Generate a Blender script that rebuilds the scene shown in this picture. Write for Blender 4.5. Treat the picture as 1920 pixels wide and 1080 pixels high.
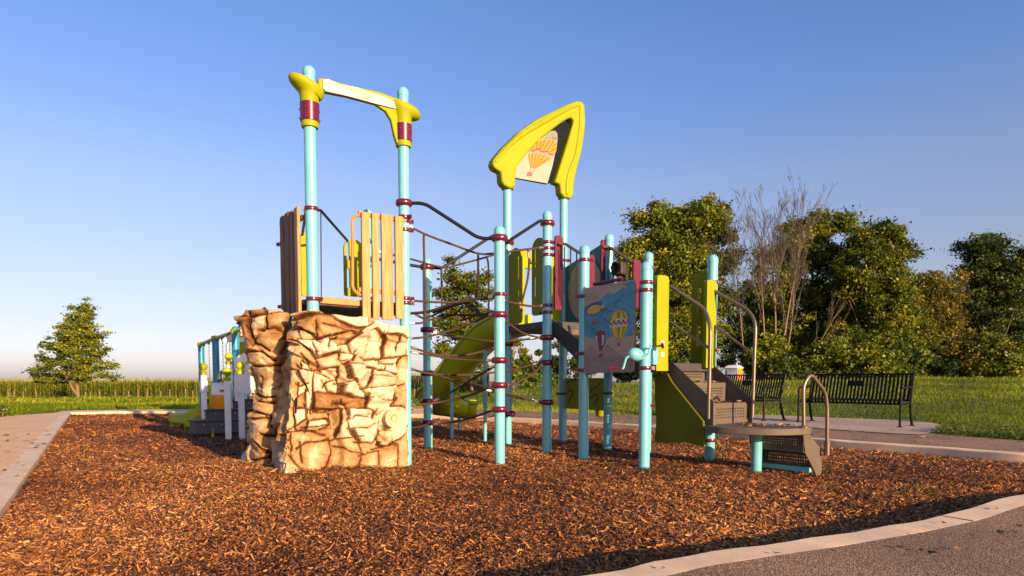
import bpy, bmesh, math, random
import numpy as np
from mathutils import Vector, noise as mnoise
R = math.radians
random.seed(7); rng = np.random.default_rng(11)
for o in list(bpy.data.objects): bpy.data.objects.remove(o)
scene = bpy.context.scene
COL = scene.collection

# ------------------------------------------------------------------ camera
FPX = 1200.0; PITCH = R(3.2); HOR = 712.0; CAMZ = 1.0
PPY = HOR + FPX*math.tan(PITCH)
cam_d = bpy.data.cameras.new('camera'); cam = bpy.data.objects.new('camera', cam_d); COL.objects.link(cam)
cam.location = (0, 0, CAMZ); cam.rotation_euler = (R(90)-PITCH, 0, 0)
cam_d.sensor_width = 36; cam_d.lens = 36*FPX/1920; cam_d.shift_y = (PPY-540)/1920
cam_d.clip_start = .05; cam_d.clip_end = 3000
scene.camera = cam
# ------------------------------------------------------------------ light
SUN_EL = R(12.5); SDIR = Vector((.615, -.79, 0)).normalized()
sun_vec = Vector((SDIR.x*math.cos(SUN_EL), SDIR.y*math.cos(SUN_EL), math.sin(SUN_EL)))
world = bpy.data.worlds.new('World'); scene.world = world; world.use_nodes = True
wn = world.node_tree; wn.nodes.clear()
sky = wn.nodes.new('ShaderNodeTexSky'); sky.sky_type = 'NISHITA'; sky.sun_disc = False
sky.sun_elevation = SUN_EL; sky.sun_rotation = math.atan2(SDIR.x, SDIR.y)
sky.air_density = .8; sky.dust_density = 1.0; sky.ozone_density = 2.0; sky.altitude = 200
bg = wn.nodes.new('ShaderNodeBackground'); bg.inputs['Strength'].default_value = 0.13
wo = wn.nodes.new('ShaderNodeOutputWorld')
# evening air: the sky is pinkish low down and deeper blue higher up
geo = wn.nodes.new('ShaderNodeTexCoord'); sxyz = wn.nodes.new('ShaderNodeSeparateXYZ'); wn.links.new(geo.outputs['Generated'], sxyz.inputs[0])
srmp = wn.nodes.new('ShaderNodeValToRGB'); wn.links.new(sxyz.outputs['Z'], srmp.inputs[0]); _e = srmp.color_ramp.elements
while len(_e) < 6: _e.new(.5)
for _i, (_p, _c) in enumerate(((0, (.74, .61, .74)), (.08, (.77, .575, .595)), (.16, (.88, .66, .62)), (.28, (.95, .77, .79)), (.38, (.80, .775, .94)), (.50, (.70, .79, .98)))): _e[_i].position = _p; _e[_i].color = _c+(1,)
smix = wn.nodes.new('ShaderNodeMix'); smix.data_type = 'RGBA'; smix.blend_type = 'MULTIPLY'; smix.inputs[0].default_value = 1
wn.links.new(sky.outputs[0], smix.inputs[6]); wn.links.new(srmp.outputs[0], smix.inputs[7]); wn.links.new(smix.outputs[2], bg.inputs[0]); wn.links.new(bg.outputs[0], wo.inputs[0])
sun_d = bpy.data.lights.new('sun', 'SUN'); sun = bpy.data.objects.new('sun', sun_d); COL.objects.link(sun)
sun_d.energy = 5.0; sun_d.angle = R(.5); sun_d.color = (1.0, .70, .41)
sun.rotation_euler = sun_vec.to_track_quat('Z', 'Y').to_euler(); sun.location = (10, -14, 8)
vs = scene.view_settings; vs.view_transform = 'Standard'; vs.look = 'None'; vs.gamma = 1; vs.exposure = 1.05
scene.cycles.max_bounces = 6; scene.cycles.transparent_max_bounces = 6

# ------------------------------------------------------------------ survey helpers: read a place from the photo at a known distance
_f = Vector((0, math.cos(PITCH), -math.sin(PITCH))); _u = Vector((0, math.sin(PITCH), math.cos(PITCH)))
def ray(px, py): return _f*FPX + Vector((px-960, 0, 0)) + _u*(PPY-py)
def P(px, py, Y):
    d = ray(px, py); return Vector((0, 0, CAMZ)) + d*(Y/d.y)
def GND(px, py, z=0.0):
    d = ray(px, py); return Vector((0, 0, CAMZ)) + d*((z-CAMZ)/d.z)
def ZP(Y, py): return P(960, py, Y).z
def XP(px, Y, py=800): return P(px, py, Y).x
def onplane(px, py, p0, n):
    d = ray(px, py); c = Vector((0, 0, CAMZ)); return c + d*((Vector(p0)-c).dot(n)/d.dot(n))

# ------------------------------------------------------------------ materials
def new_mat(name):
    m = bpy.data.materials.new(name); m.use_nodes = True
    nt = m.node_tree; b = nt.nodes['Principled BSDF']; return m, nt, b
def pmat(name, col, rough=.5, metal=0, var=.15, scale=6, bump=0, bscale=80, coat=0, stretch=None, spec=.35, dirt=None):
    m, nt, b = new_mat(name); N = nt.nodes; L = nt.links
    tc = N.new('ShaderNodeTexCoord'); src = tc.outputs['Object']
    if stretch:
        mp = N.new('ShaderNodeMapping'); mp.inputs['Scale'].default_value = stretch; L.new(src, mp.inputs[0]); src = mp.outputs[0]
    n = N.new('ShaderNodeTexNoise'); n.inputs['Scale'].default_value = scale; n.inputs['Detail'].default_value = 6; n.inputs['Roughness'].default_value = .65
    L.new(src, n.inputs['Vector'])
    r = N.new('ShaderNodeValToRGB'); L.new(n.outputs['Fac'], r.inputs[0])
    r.color_ramp.elements[0].position = .3; r.color_ramp.elements[1].position = .72
    r.color_ramp.elements[0].color = tuple(c*(1-var) for c in (dirt or col))+(1,)
    r.color_ramp.elements[1].color = tuple(min(1, c*(1+var)) for c in col)+(1,)
    L.new(r.outputs[0], b.inputs['Base Color'])
    rr = N.new('ShaderNodeMapRange'); L.new(n.outputs['Fac'], rr.inputs[0]); rr.inputs[3].default_value = min(1, rough+.12); rr.inputs[4].default_value = max(.03, rough-.1)
    L.new(rr.outputs[0], b.inputs['Roughness'])
    b.inputs['Metallic'].default_value = metal; b.inputs['Coat Weight'].default_value = coat; b.inputs['Coat Roughness'].default_value = .15
    b.inputs['Specular IOR Level'].default_value = spec
    if bump:
        n2 = N.new('ShaderNodeTexNoise'); n2.inputs['Scale'].default_value = bscale; n2.inputs['Detail'].default_value = 4; L.new(src, n2.inputs['Vector'])
        bp = N.new('ShaderNodeBump'); bp.inputs['Strength'].default_value = bump; bp.inputs['Distance'].default_value = .01
        L.new(n2.outputs['Fac'], bp.inputs['Height']); L.new(bp.outputs[0], b.inputs['Normal'])
    return m
def ramp_mat(name, stops, rough=.8, translucent=0, spec=.3, attr='rnd'):
    m, nt, b = new_mat(name); N = nt.nodes; L = nt.links
    a = N.new('ShaderNodeAttribute'); a.attribute_name = attr
    r = N.new('ShaderNodeValToRGB'); L.new(a.outputs['Fac'], r.inputs[0])
    e = r.color_ramp.elements
    while len(e) < len(stops): e.new(.5)
    for i, (p, c) in enumerate(stops): e[i].position = p; e[i].color = tuple(c)+(1,)
    L.new(r.outputs[0], b.inputs['Base Color']); b.inputs['Roughness'].default_value = rough
    b.inputs['Specular IOR Level'].default_value = spec
    if translucent:
        t = N.new('ShaderNodeBsdfTranslucent'); L.new(r.outputs[0], t.inputs[0])
        mx = N.new('ShaderNodeMixShader'); mx.inputs[0].default_value = translucent
        L.new(b.outputs[0], mx.inputs[1]); L.new(t.outputs[0], mx.inputs[2]); L.new(mx.outputs[0], N['Material Output'].inputs[0])
    return m
M = {}
M['aqua'] = pmat('aqua_paint', (.145, .44, .50), .34, var=.11, scale=2.2, coat=.3, bump=.05, bscale=180)
M['burg'] = pmat('burgundy_paint', (.10, .005, .027), .28, var=.2, coat=.5, bump=.04)
M['burgpanel'] = pmat('burgundy_plastic', (.105, .007, .028), .5, var=.12, bump=.1, bscale=250)
M['lime'] = pmat('lime_plastic', (.245, .265, .003), .52, spec=.18, var=.07, scale=4, bump=.12, bscale=260)
M['limedark'] = pmat('lime_slide_plastic', (.34, .40, .010), .38, var=.1, scale=4, bump=.06, bscale=200)
M['yellow'] = pmat('yellow_plastic', (.265, .285, .003), .5, spec=.18, var=.08, scale=4, bump=.08, bscale=220)
M['olive'] = pmat('lime_plastic_deep_shade', (.10, .10, .005), .6, spec=.15, var=.1, scale=4, bump=.12, bscale=260)  # lime plastic with deep shade put into its colour, for the lower panel
M['brown'] = pmat('brown_coating', (.100, .076, .058), .6, var=.14, scale=9, bump=.18, bscale=220)
M['deckdark'] = pmat('dark_deck_coating', (.045, .040, .042), .6, var=.2, scale=9, bump=.2, bscale=200)
M['tube'] = pmat('bronze_tube', (.16, .125, .095), .38, metal=.55, var=.15, scale=14)
M['green'] = pmat('lime_plastic_shade', (.22, .22, .004), .6, spec=.15, var=.08, scale=4, bump=.12, bscale=260)  # lime plastic with the colour darkened for panels that stand in shade
M['navy'] = pmat('dark_tube', (.010, .010, .015), .42, var=.2, spec=.25)
M['rope'] = pmat('brown_rope', (.066, .036, .024), .85, var=.45, scale=60, bump=.6, bscale=300)
M['ropeblack'] = pmat('black_rope', (.02, .018, .02), .8, var=.4, scale=60, bump=.6, bscale=300)
M['ferrule'] = pmat('metal_ferrule', (.55, .45, .40), .35, metal=.8, var=.15)
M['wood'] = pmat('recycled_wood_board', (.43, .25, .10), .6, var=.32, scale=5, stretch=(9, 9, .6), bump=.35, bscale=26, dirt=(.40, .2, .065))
M['woodshade'] = pmat('shaded_wood_board', (.17, .085, .05), .7, var=.3, scale=5, stretch=(9, 9, .6), bump=.35, bscale=26)  # shaded copy of the wood board, for the side turned from the sun
M['orange'] = pmat('tan_orange_coating', (.42, .19, .05), .5, var=.15)
M['white'] = pmat('white_plastic', (.74, .73, .71), .5, var=.06, scale=5, bump=.08, bscale=160)
M['black'] = pmat('black_steel', (.0035, .0032, .004), .55, var=.25, scale=10, spec=.18)
M['grey'] = pmat('grey_plastic', (.075, .07, .078), .6, var=.15, bump=.12, bscale=180)
M['tanstep'] = pmat('tan_step_plastic', (.40, .27, .16), .6, var=.12)
M['red'] = pmat('red_plastic', (.5, .02, .015), .5)
M['bluepost'] = pmat('blue_swing_paint', (.02, .22, .33), .35, var=.1, coat=.3)
M['barktree'] = pmat('bark', (.17, .115, .075), .9, var=.4, scale=12, stretch=(6, 6, 1.2), bump=.8, bscale=14)
M['barkpale'] = pmat('pale_bark', (.185, .125, .08), .9, var=.35, scale=12, stretch=(6, 6, 1.2), bump=.6, bscale=14)
M['barktwig'] = pmat('dead_twig_bark', (.115, .092, .072), .9, var=.3, scale=5)
M['fencewood'] = pmat('fence_wood', (.22, .15, .09), .9, var=.35, scale=10)
M['wire'] = pmat('fence_wire', (.12, .09, .07), .5, metal=.6)
M['navyback'] = pmat('navy_print', (.008, .012, .016), .8, spec=.08, var=.3, scale=50)
M['paper'] = pmat('pale_print', (.37, .285, .23), .5, var=.10, scale=14)
M['paperw'] = pmat('white_print', (.48, .43, .40), .5, var=.22, scale=9)
M['mapblue'] = pmat('map_blue_print', (.065, .25, .36), .5, var=.3, scale=22)
M['mapteal'] = pmat('map_teal_print', (.03, .13, .15), .5, var=.35, scale=24)
M['mapgreen'] = pmat('map_grey_green_print', (.16, .20, .16), .5, var=.45, scale=40)
M['mapbrown'] = pmat('map_brown_print', (.30, .21, .20), .5, var=.18, scale=30)
M['pyel'] = pmat('yellow_print', (.62, .42, .03), .5, var=.1)
M['pora'] = pmat('orange_print', (.70, .27, .015), .5, var=.1)
M['pgrn'] = pmat('green_print', (.16, .24, .04), .5, var=.1)
M['pbur'] = pmat('dark_red_print', (.22, .03, .04), .5, var=.1)
M['pblu'] = pmat('blue_print', (.03, .09, .22), .5, var=.1)
M['pblk'] = pmat('black_print', (.02, .02, .025), .5, var=.1)
M['roofyel'] = pmat('roof_yellow_print', (.40, .22, .012), .5, var=.1); M['roofora'] = pmat('roof_orange_print', (.36, .11, .006), .5, var=.1)
M['amber'] = pmat('amber_plastic', (.75, .30, .01), .25, var=.1)
M['toiletgrey'] = pmat('grey_toilet_plastic', (.30, .30, .33), .5, var=.05)
M['toiletorange'] = pmat('orange_toilet_plastic', (.85, .24, .01), .5, var=.05)

# ------------------------------------------------------------------ mesh builder
ORG = {}
def tag(o, label=None, cat=None, group=None, kind=None):
    if label: o['label'] = label
    if cat: o['category'] = cat
    if group: o['group'] = group
    if kind: o['kind'] = kind
    return o
def empty(name, loc, label, cat, group=None, rz=0):
    o = bpy.data.objects.new(name, None); COL.objects.link(o); o.location = loc; o.rotation_euler = (0, 0, rz)
    o.empty_display_size = .2
    ORG[o.name] = Vector(loc); return tag(o, label, cat, group)
def empty_local(name, loc, label, cat, group=None, rz=0):
    o = empty(name, loc, label, cat, group, rz); ORG[o.name] = Vector((0, 0, 0)); return o
def kids(o): return [c for c in bpy.data.objects if c.parent == o]
def copy_tree(o, parent=None):
    c = o.copy(); COL.objects.link(c); ORG[c.name] = ORG.get(o.name, Vector((0, 0, 0)))
    if parent: c.parent = parent
    for k in kids(o): copy_tree(k, c)
    return c
def catmull(pts, n=8, closed=False):
    pts = [Vector(p) for p in pts]; out = []; m = len(pts)
    if m < 3: return pts
    for i in range(m if closed else m-1):
        g = (lambda k: pts[k % m]) if closed else (lambda k: pts[max(0, min(m-1, k))])
        a, b, c, d = g(i-1), g(i), g(i+1), g(i+2)
        for k in range(n):
            t = k/n
            out.append(.5*((2*b)+(c-a)*t+(2*a-5*b+4*c-d)*t*t+(3*b-a-3*c+d)*t**3))
    if not closed: out.append(pts[-1])
    return out
def bend(pts, r=.06, n=5):
    """polyline with rounded corners, as bent tube"""
    pts = [Vector(p) for p in pts]; out = [pts[0]]
    for a, b, c in zip(pts, pts[1:], pts[2:]):
        d1 = (a-b); d2 = (c-b); k = min(r, d1.length*.45, d2.length*.45)
        p = b+d1.normalized()*k; q = b+d2.normalized()*k
        for i in range(n+1):
            t = i/n; out.append(p*(1-t)**2+b*2*t*(1-t)+q*t*t)
    out.append(pts[-1]); return out
class Frame:
    def __init__(s, o, ex, ez=(0, 0, 1), en=None):
        s.o = Vector(o); s.x = Vector(ex).normalized(); s.z = Vector(ez).normalized()
        s.n = Vector(en).normalized() if en else s.x.cross(s.z).normalized()
    def __call__(s, a, b, c=0.0): return s.o+s.x*a+s.z*b+s.n*c
    def inv(s, p): d = Vector(p)-s.o; return (d.dot(s.x), d.dot(s.z), d.dot(s.n))
    def px(s, px, py):
        p = onplane(px, py, s.o, s.n); return s.inv(p)[:2]
class MB:
    def __init__(s): s.v = []; s.f = []; s.m = []
    def add(s, vs, fs, mi=0):
        b = len(s.v); s.v += [Vector(p) for p in vs]; s.f += [tuple(b+i for i in f) for f in fs]; s.m += [mi]*len(fs); return s
    def box(s, c, size, fr=None, mi=0):
        x, y, z = [q/2 for q in size]; c = Vector(c); pts = []
        for dz in (-z, z):
            for dx, dy in ((-x, -y), (x, -y), (x, y), (-x, y)):
                pts.append(c+(fr.x*dx+fr.n*dy+fr.z*dz if fr else Vector((dx, dy, dz))))
        return s.add(pts, [(3, 2, 1, 0), (4, 5, 6, 7), (0, 1, 5, 4), (1, 2, 6, 5), (2, 3, 7, 6), (3, 0, 4, 7)], mi)
    def tube(s, pts, r, seg=10, mi=0, caps=True):
        pts = [Vector(p) for p in pts]; n = len(pts); rs = r if isinstance(r, (list, tuple)) else [r]*n
        up = None; base = len(s.v)
        for i, p in enumerate(pts):
            t = (pts[min(n-1, i+1)]-pts[max(0, i-1)])
            t = t.normalized() if t.length > 1e-9 else Vector((0, 0, 1))
            if up is None: up = Vector((0, 0, 1)) if abs(t.z) < .9 else Vector((1, 0, 0))
            a = (up-t*up.dot(t))
            if a.length < 1e-6: a = t.orthogonal()
            a.normalize(); b = t.cross(a); up = a
            for k in range(seg):
                w = 2*math.pi*k/seg; s.v.append(p+(a*math.cos(w)+b*math.sin(w))*rs[i])
        for i in range(n-1):
            for k in range(seg):
                s.f.append((base+i*seg+k, base+i*seg+(k+1) % seg, base+(i+1)*seg+(k+1) % seg, base+(i+1)*seg+k)); s.m.append(mi)
        if caps:
            s.f.append(tuple(base+k for k in range(seg))[::-1]); s.m.append(mi)
            s.f.append(tuple(base+(n-1)*seg+k for k in range(seg))); s.m.append(mi)
        return s
    def lathe(s, o, prof, seg=24, axis=(0, 0, 1), mi=0):
        ax = Vector(axis).normalized(); a = ax.orthogonal().normalized(); b = ax.cross(a); o = Vector(o); base = len(s.v)
        for r, h in prof:
            for k in range(seg):
                w = 2*math.pi*k/seg; s.v.append(o+ax*h+(a*math.cos(w)+b*math.sin(w))*max(r, 1e-5))
        for i in range(len(prof)-1):
            for k in range(seg):
                s.f.append((base+i*seg+k, base+i*seg+(k+1) % seg, base+(i+1)*seg+(k+1) % seg, base+(i+1)*seg+k)); s.m.append(mi)
        s.f.append(tuple(base+k for k in range(seg))[::-1]); s.m.append(mi)
        s.f.append(tuple(base+(len(prof)-1)*seg+k for k in range(seg))); s.m.append(mi)
        return s
    def ellipsoid(s, c, r, seg=16, rings=9, fr=None, mi=0):
        c = Vector(c); base = len(s.v); fx, fy, fz = (fr.x, fr.n, fr.z) if fr else (Vector((1, 0, 0)), Vector((0, 1, 0)), Vector((0, 0, 1)))
        for i in range(1, rings):
            th = math.pi*i/rings
            for k in range(seg):
                w = 2*math.pi*k/seg
                s.v.append(c+fx*(r[0]*math.sin(th)*math.cos(w))+fy*(r[1]*math.sin(th)*math.sin(w))-fz*(r[2]*math.cos(th)))
        for i in range(rings-2):
            for k in range(seg):
                s.f.append((base+i*seg+k, base+i*seg+(k+1) % seg, base+(i+1)*seg+(k+1) % seg, base+(i+1)*seg+k)); s.m.append(mi)
        s.f.append(tuple(base+k for k in range(seg))[::-1]); s.m.append(mi)
        s.f.append(tuple(base+(rings-2)*seg+k for k in range(seg))); s.m.append(mi)
        return s
    def prism(s, fr, poly, c0, c1, mi=0):
        """polygon (a,b) in frame, extruded from c0 to c1 along the frame normal"""
        n = len(poly); area = sum(poly[i][0]*poly[(i+1) % n][1]-poly[(i+1) % n][0]*poly[i][1] for i in range(n))
        if area < 0: poly = poly[::-1]
        lo, hi = min(c0, c1), max(c0, c1); v = [fr(a, b, lo) for a, b in poly]+[fr(a, b, hi) for a, b in poly]
        fs = [tuple(range(n))[::-1], tuple(range(n, 2*n))]+[(i, (i+1) % n, n+(i+1) % n, n+i) for i in range(n)]
        if fr.x.cross(fr.z).dot(fr.n) < 0: fs = [f[::-1] for f in fs]
        return s.add(v, fs, mi)
    def build(s, name, mats, parent=None, smooth=True, bevel=0, bseg=2, angle=40, solid=0):
        me = bpy.data.meshes.new(name); org = ORG.get(parent.name, Vector((0, 0, 0))) if parent else Vector((0, 0, 0))
        me.from_pydata([tuple(p-org) for p in s.v], [], s.f)
        for m in (mats if isinstance(mats, (list, tuple)) else [mats]): me.materials.append(m)
        me.polygons.foreach_set('material_index', s.m)
        if smooth:
            me.polygons.foreach_set('use_smooth', [True]*len(me.polygons)); me.set_sharp_from_angle(angle=R(angle))
        me.update(); o = bpy.data.objects.new(name, me); COL.objects.link(o)
        if parent: o.parent = parent
        ORG[o.name] = org
        if solid:
            q = o.modifiers.new('solid', 'SOLIDIFY'); q.thickness = solid; q.offset = 0
        if bevel:
            q = o.modifiers.new('bevel', 'BEVEL'); q.width = bevel; q.segments = bseg; q.limit_method = 'ANGLE'; q.angle_limit = R(35)
        return o
def np_mesh(name, verts, faces, mat, attrs=None, parent=None, smooth=False, k=4):
    """fast mesh from arrays; faces is (n,k)"""
    me = bpy.data.meshes.new(name); org = ORG.get(parent.name, Vector((0, 0, 0))) if parent else Vector((0, 0, 0))
    verts = np.asarray(verts, dtype=np.float32)-np.array(org, dtype=np.float32); nf = len(faces)
    me.vertices.add(len(verts)); me.vertices.foreach_set('co', verts.ravel())
    me.loops.add(nf*k); me.loops.foreach_set('vertex_index', np.asarray(faces, dtype=np.int32).ravel())
    me.polygons.add(nf); me.polygons.foreach_set('loop_start', np.arange(0, nf*k, k, dtype=np.int32))
    me.polygons.foreach_set('use_smooth', np.full(nf, smooth, dtype=bool))
    me.update(calc_edges=True)
    for an, av in (attrs or {}).items():
        a = me.attributes.new(an, 'FLOAT', 'POINT'); a.data.foreach_set('value', np.asarray(av, dtype=np.float32))
    for m in (mat if isinstance(mat, (list, tuple)) else [mat]): me.materials.append(m)
    o = bpy.data.objects.new(name, me); COL.objects.link(o)
    if parent: o.parent = parent
    ORG[o.name] = org; return o
def vnoise(x, y, seed=0):
    xi = np.floor(x).astype(np.int64); yi = np.floor(y).astype(np.int64); fx = x-xi; fy = y-yi
    def h(a, b):
        n = (a*374761393+b*668265263+seed*1442695041) & 0xffffffff; n = ((n ^ (n >> 13))*1274126177) & 0xffffffff
        return ((n ^ (n >> 16)) & 0xffff)/65535.0
    u = fx*fx*(3-2*fx); v = fy*fy*(3-2*fy)
    return (h(xi, yi)*(1-u)+h(xi+1, yi)*u)*(1-v)+(h(xi, yi+1)*(1-u)+h(xi+1, yi+1)*u)*v
def fbm(x, y, seed=0, oct=4):
    t = 0; a = .5; tot = 0
    for i in range(oct): t = t+a*vnoise(x*2**i, y*2**i, seed+i); tot += a; a *= .5
    return t/tot
def inpoly(x, y, poly):
    x = np.asarray(x, float); y = np.asarray(y, float); ins = np.zeros(x.shape, bool); n = len(poly)
    for i in range(n):
        x1, y1 = poly[i]; x2, y2 = poly[(i+1) % n]
        if y1 == y2: continue
        c = ((y1 > y) != (y2 > y)) & (x < (x2-x1)*(y-y1)/(y2-y1)+x1); ins ^= c
    return ins
def polydist(x, y, poly):
    d = np.full(np.shape(x), 1e9); n = len(poly)
    for i in range(n):
        x1, y1 = poly[i]; x2, y2 = poly[(i+1) % n]; dx, dy = x2-x1, y2-y1; L2 = dx*dx+dy*dy
        if L2 < 1e-12: continue
        t = np.clip(((x-x1)*dx+(y-y1)*dy)/L2, 0, 1); d = np.minimum(d, np.hypot(x-x1-t*dx, y-y1-t*dy))
    return d
# ------------------------------------------------------------------ the setting: ground, kerb, paths, mulch
KZ = .14; PZ = .1394
def g2(px, py, z=KZ): p = GND(px, py, z); return (p.x, p.y)
seg_right = [(-1.75, 1.95), (-.7, 2.3)]+[g2(*q) for q in ((1090, 1080), (1290, 1040), (1560, 1002), (1760, 967), (1920, 925))]+[(5.2, 5.35), (6.5, 6.0), (6.9, 6.7), (6.5, 7.1)]
seg_far = [g2(*q) for q in ((1920, 851), (1740, 838), (1556, 825), (1400, 812), (1250, 801), (1100, 791), (960, 783.5), (800, 777), (600, 773), (370, 771), (220, 771.5), (133, 773))]
def sm2(pts, n=6): return [(p.x, p.y) for p in catmull([Vector((a, b, 0)) for a, b in pts], n)]
OUT = sm2(seg_right+seg_far)+[(-7.6, 10.65), g2(0, 957)]
OUTP = np.array(OUT)
def offset_poly(poly, d):
    n = len(poly); out = []
    for i in range(n):
        a = Vector(poly[i-1]+(0,)); b = Vector(poly[i]+(0,)); c = Vector(poly[(i+1) % n]+(0,))
        t1 = (b-a).normalized(); t2 = (c-b).normalized(); n1 = Vector((t1.y, -t1.x, 0)); n2 = Vector((t2.y, -t2.x, 0))
        m = (n1+n2).normalized(); k = d/max(.5, m.dot(n1)); out.append((b.x+m.x*k, b.y+m.y*k))
    return out
def dens(poly, step=.3):
    out = []; n = len(poly)
    for i in range(n):
        a, b = poly[i], poly[(i+1) % n]; k = max(1, int(math.hypot(b[0]-a[0], b[1]-a[1])/step))
        out += [(a[0]+(b[0]-a[0])*j/k, a[1]+(b[1]-a[1])*j/k) for j in range(k)]
    return out
OUT = dens(OUT, .35); KOUT = offset_poly(OUT, .19)
PATHOUT = sm2([(7.9, 7.6), g2(1920, 826, PZ), g2(1840, 820, PZ), g2(1752, 813, PZ), (5.9, 11.9), g2(1400, 789, PZ), g2(1250, 780, PZ), g2(1120, 776, PZ), g2(1000, 771.5, PZ), g2(900, 768, PZ), g2(800, 766, PZ), g2(600, 766, PZ), g2(370, 767, PZ), g2(250, 768, PZ), g2(130, 770, PZ), g2(100, 774, PZ), g2(20, 780, PZ), (-10.9, 12.6), (-9.0, 8), (-6.5, 2), (-6, -7), (9, -7), (9.4, 2), (8.4, 6)], 6)
PATHOUT = PATHOUT+[]
def sstep(t): t = np.clip(t, 0, 1); return t*t*(3-2*t)
def terrain(x, y):
    x = np.asarray(x, float); y = np.asarray(y, float); yy = np.maximum(y, 4.0); r = x/yy*26
    c = np.interp(r, [-26, -10, -3.5, .87, 6.3, 11.3, 16.9, 21, 40], [-.05, -.02, .28, .66, .86, .97, 1.04, 1.03, 1.0])
    ye = np.interp(r, [-26, -10, -3.5, .87, 6.3, 11.5, 14.5, 16, 21, 30], [16.5, 19, 20, 18, 15.5, 13.6, 12.4, 11.0, 9.3, 7.5])
    near = .10+sstep((y-ye)/(26-ye))*(c-.10)
    fr = c-.030*np.minimum(y-26, 28)-.01*np.maximum(y-54, 0); fl = np.interp(y, [26, 45, 60, 69, 110, 900], [-.05, -.36, -.98, -1.32, -1.6, -2.6])
    wl = sstep((r+2)/-9.0); far = fr*(1-wl)+fl*wl
    far = np.maximum(far, -2.6)
    h = np.where(y < 26, near, far)
    h = h+(fbm(x*.35, y*.35, 3)-.5)*.10*sstep((y-ye-1)/4)
    return h
XYR = {}
def build_terrain():
    xs = np.concatenate([[-900, -500, -250, -150, -110], np.arange(-90, -16, 1.5), np.arange(-16, 26, .3), np.arange(26, 70, 1.5), [90, 130, 250, 500, 900]])
    ys = np.concatenate([[-400, -100, -40, -15, -6], np.arange(-3, 34, .3), np.arange(34, 112, 1.5), [130, 180, 300, 600, 1500]])
    X, Y = np.meshgrid(xs, ys); Z = terrain(X, Y)
    low = inpoly(X, Y, OUT) | (polydist(X, Y, OUT) < .55)
    Z = np.where(low, -.3, Z)
    ip = inpoly(X, Y, PATHOUT) & ~low; Z = np.where(ip, np.minimum(Z, .09), Z)
    Z = np.where(Y < 5, np.where(low, -.3, .09), Z)
    nx, ny = len(xs), len(ys); idx = np.arange(nx*ny).reshape(ny, nx)
    f = np.stack([idx[:-1, :-1], idx[:-1, 1:], idx[1:, 1:], idx[1:, :-1]], -1).reshape(-1, 4)
    m, nt, b = new_mat('lawn_soil'); N = nt.nodes; L = nt.links
    tc = N.new('ShaderNodeTexCoord'); n = N.new('ShaderNodeTexNoise'); n.inputs['Scale'].default_value = .8; n.inputs['Detail'].default_value = 10; n.inputs['Roughness'].default_value = .75
    L.new(tc.outputs['Object'], n.inputs['Vector']); r = N.new('ShaderNodeValToRGB'); L.new(n.outputs['Fac'], r.inputs[0])
    r.color_ramp.elements[0].position = .3; r.color_ramp.elements[0].color = (.05, .06, .008, 1); r.color_ramp.elements[1].position = .75; r.color_ramp.elements[1].color = (.18, .20, .03, 1)
    L.new(r.outputs[0], b.inputs['Base Color']); b.inputs['Roughness'].default_value = .95
    n2 = N.new('ShaderNodeTexNoise'); n2.inputs['Scale'].default_value = 14; n2.inputs['Detail'].default_value = 6; L.new(tc.outputs['Object'], n2.inputs['Vector'])
    bp = N.new('ShaderNodeBump'); bp.inputs['Strength'].default_value = 1; bp.inputs['Distance'].default_value = .12; L.new(n2.outputs['Fac'], bp.inputs['Height']); L.new(bp.outputs[0], b.inputs['Normal'])
    o = np_mesh('lawn', np.stack([X.ravel(), Y.ravel(), Z.ravel()], -1), f, m, smooth=True); tag(o, kind='structure')
build_terrain()

# kerb: a concrete ribbon round the mulch bed
def build_kerb():
    mb = MB(); n = len(OUT); m = pmat('kerb_concrete', (.70, .51, .34), .85, var=.20, scale=4, bump=.12, bscale=60)
    rings = []
    for i in range(n):
        a = Vector(OUT[i]+(0,)); b = Vector(KOUT[i]+(0,)); d = (b-a)
        w = .004*math.sin(i*1.7)
        rings.append([a+Vector((0, 0, -.25)), a+Vector((0, 0, KZ-.012+w)), a+d*.06+Vector((0, 0, KZ+w)), a+d*.94+Vector((0, 0, KZ+w*.3)), b+Vector((0, 0, KZ-.0005+w*.2)), b+Vector((0, 0, -.25))])
    v = [p for r in rings for p in r]; f = []
    for i in range(n):
        j = (i+1) % n
        for k in range(5): f.append((i*6+k, j*6+k, j*6+k+1, i*6+k+1))
    mb.add(v, f); o = mb.build('kerb', m, smooth=True, angle=30); tag(o, kind='structure')
    # control joints
    jb = MB()
    for i in range(4, n, 26):
        a = Vector(OUT[i]+(0,)); b = Vector(KOUT[i]+(0,)); t = Vector((OUT[(i+1) % n][0]-OUT[i][0], OUT[(i+1) % n][1]-OUT[i][1], 0)).normalized()
        fr = Frame((a+b)/2, (b-a), (0, 0, 1)); jb.box((a+b)/2+Vector((0, 0, KZ-.06)), (.193, .004, .132), Frame((0, 0, 0), (b-a), (0, 0, 1)))
    o = jb.build('kerb_joint', pmat('kerb_joint_dark', (.10, .08, .065), .95), smooth=False); tag(o, kind='structure')
build_kerb()

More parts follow.
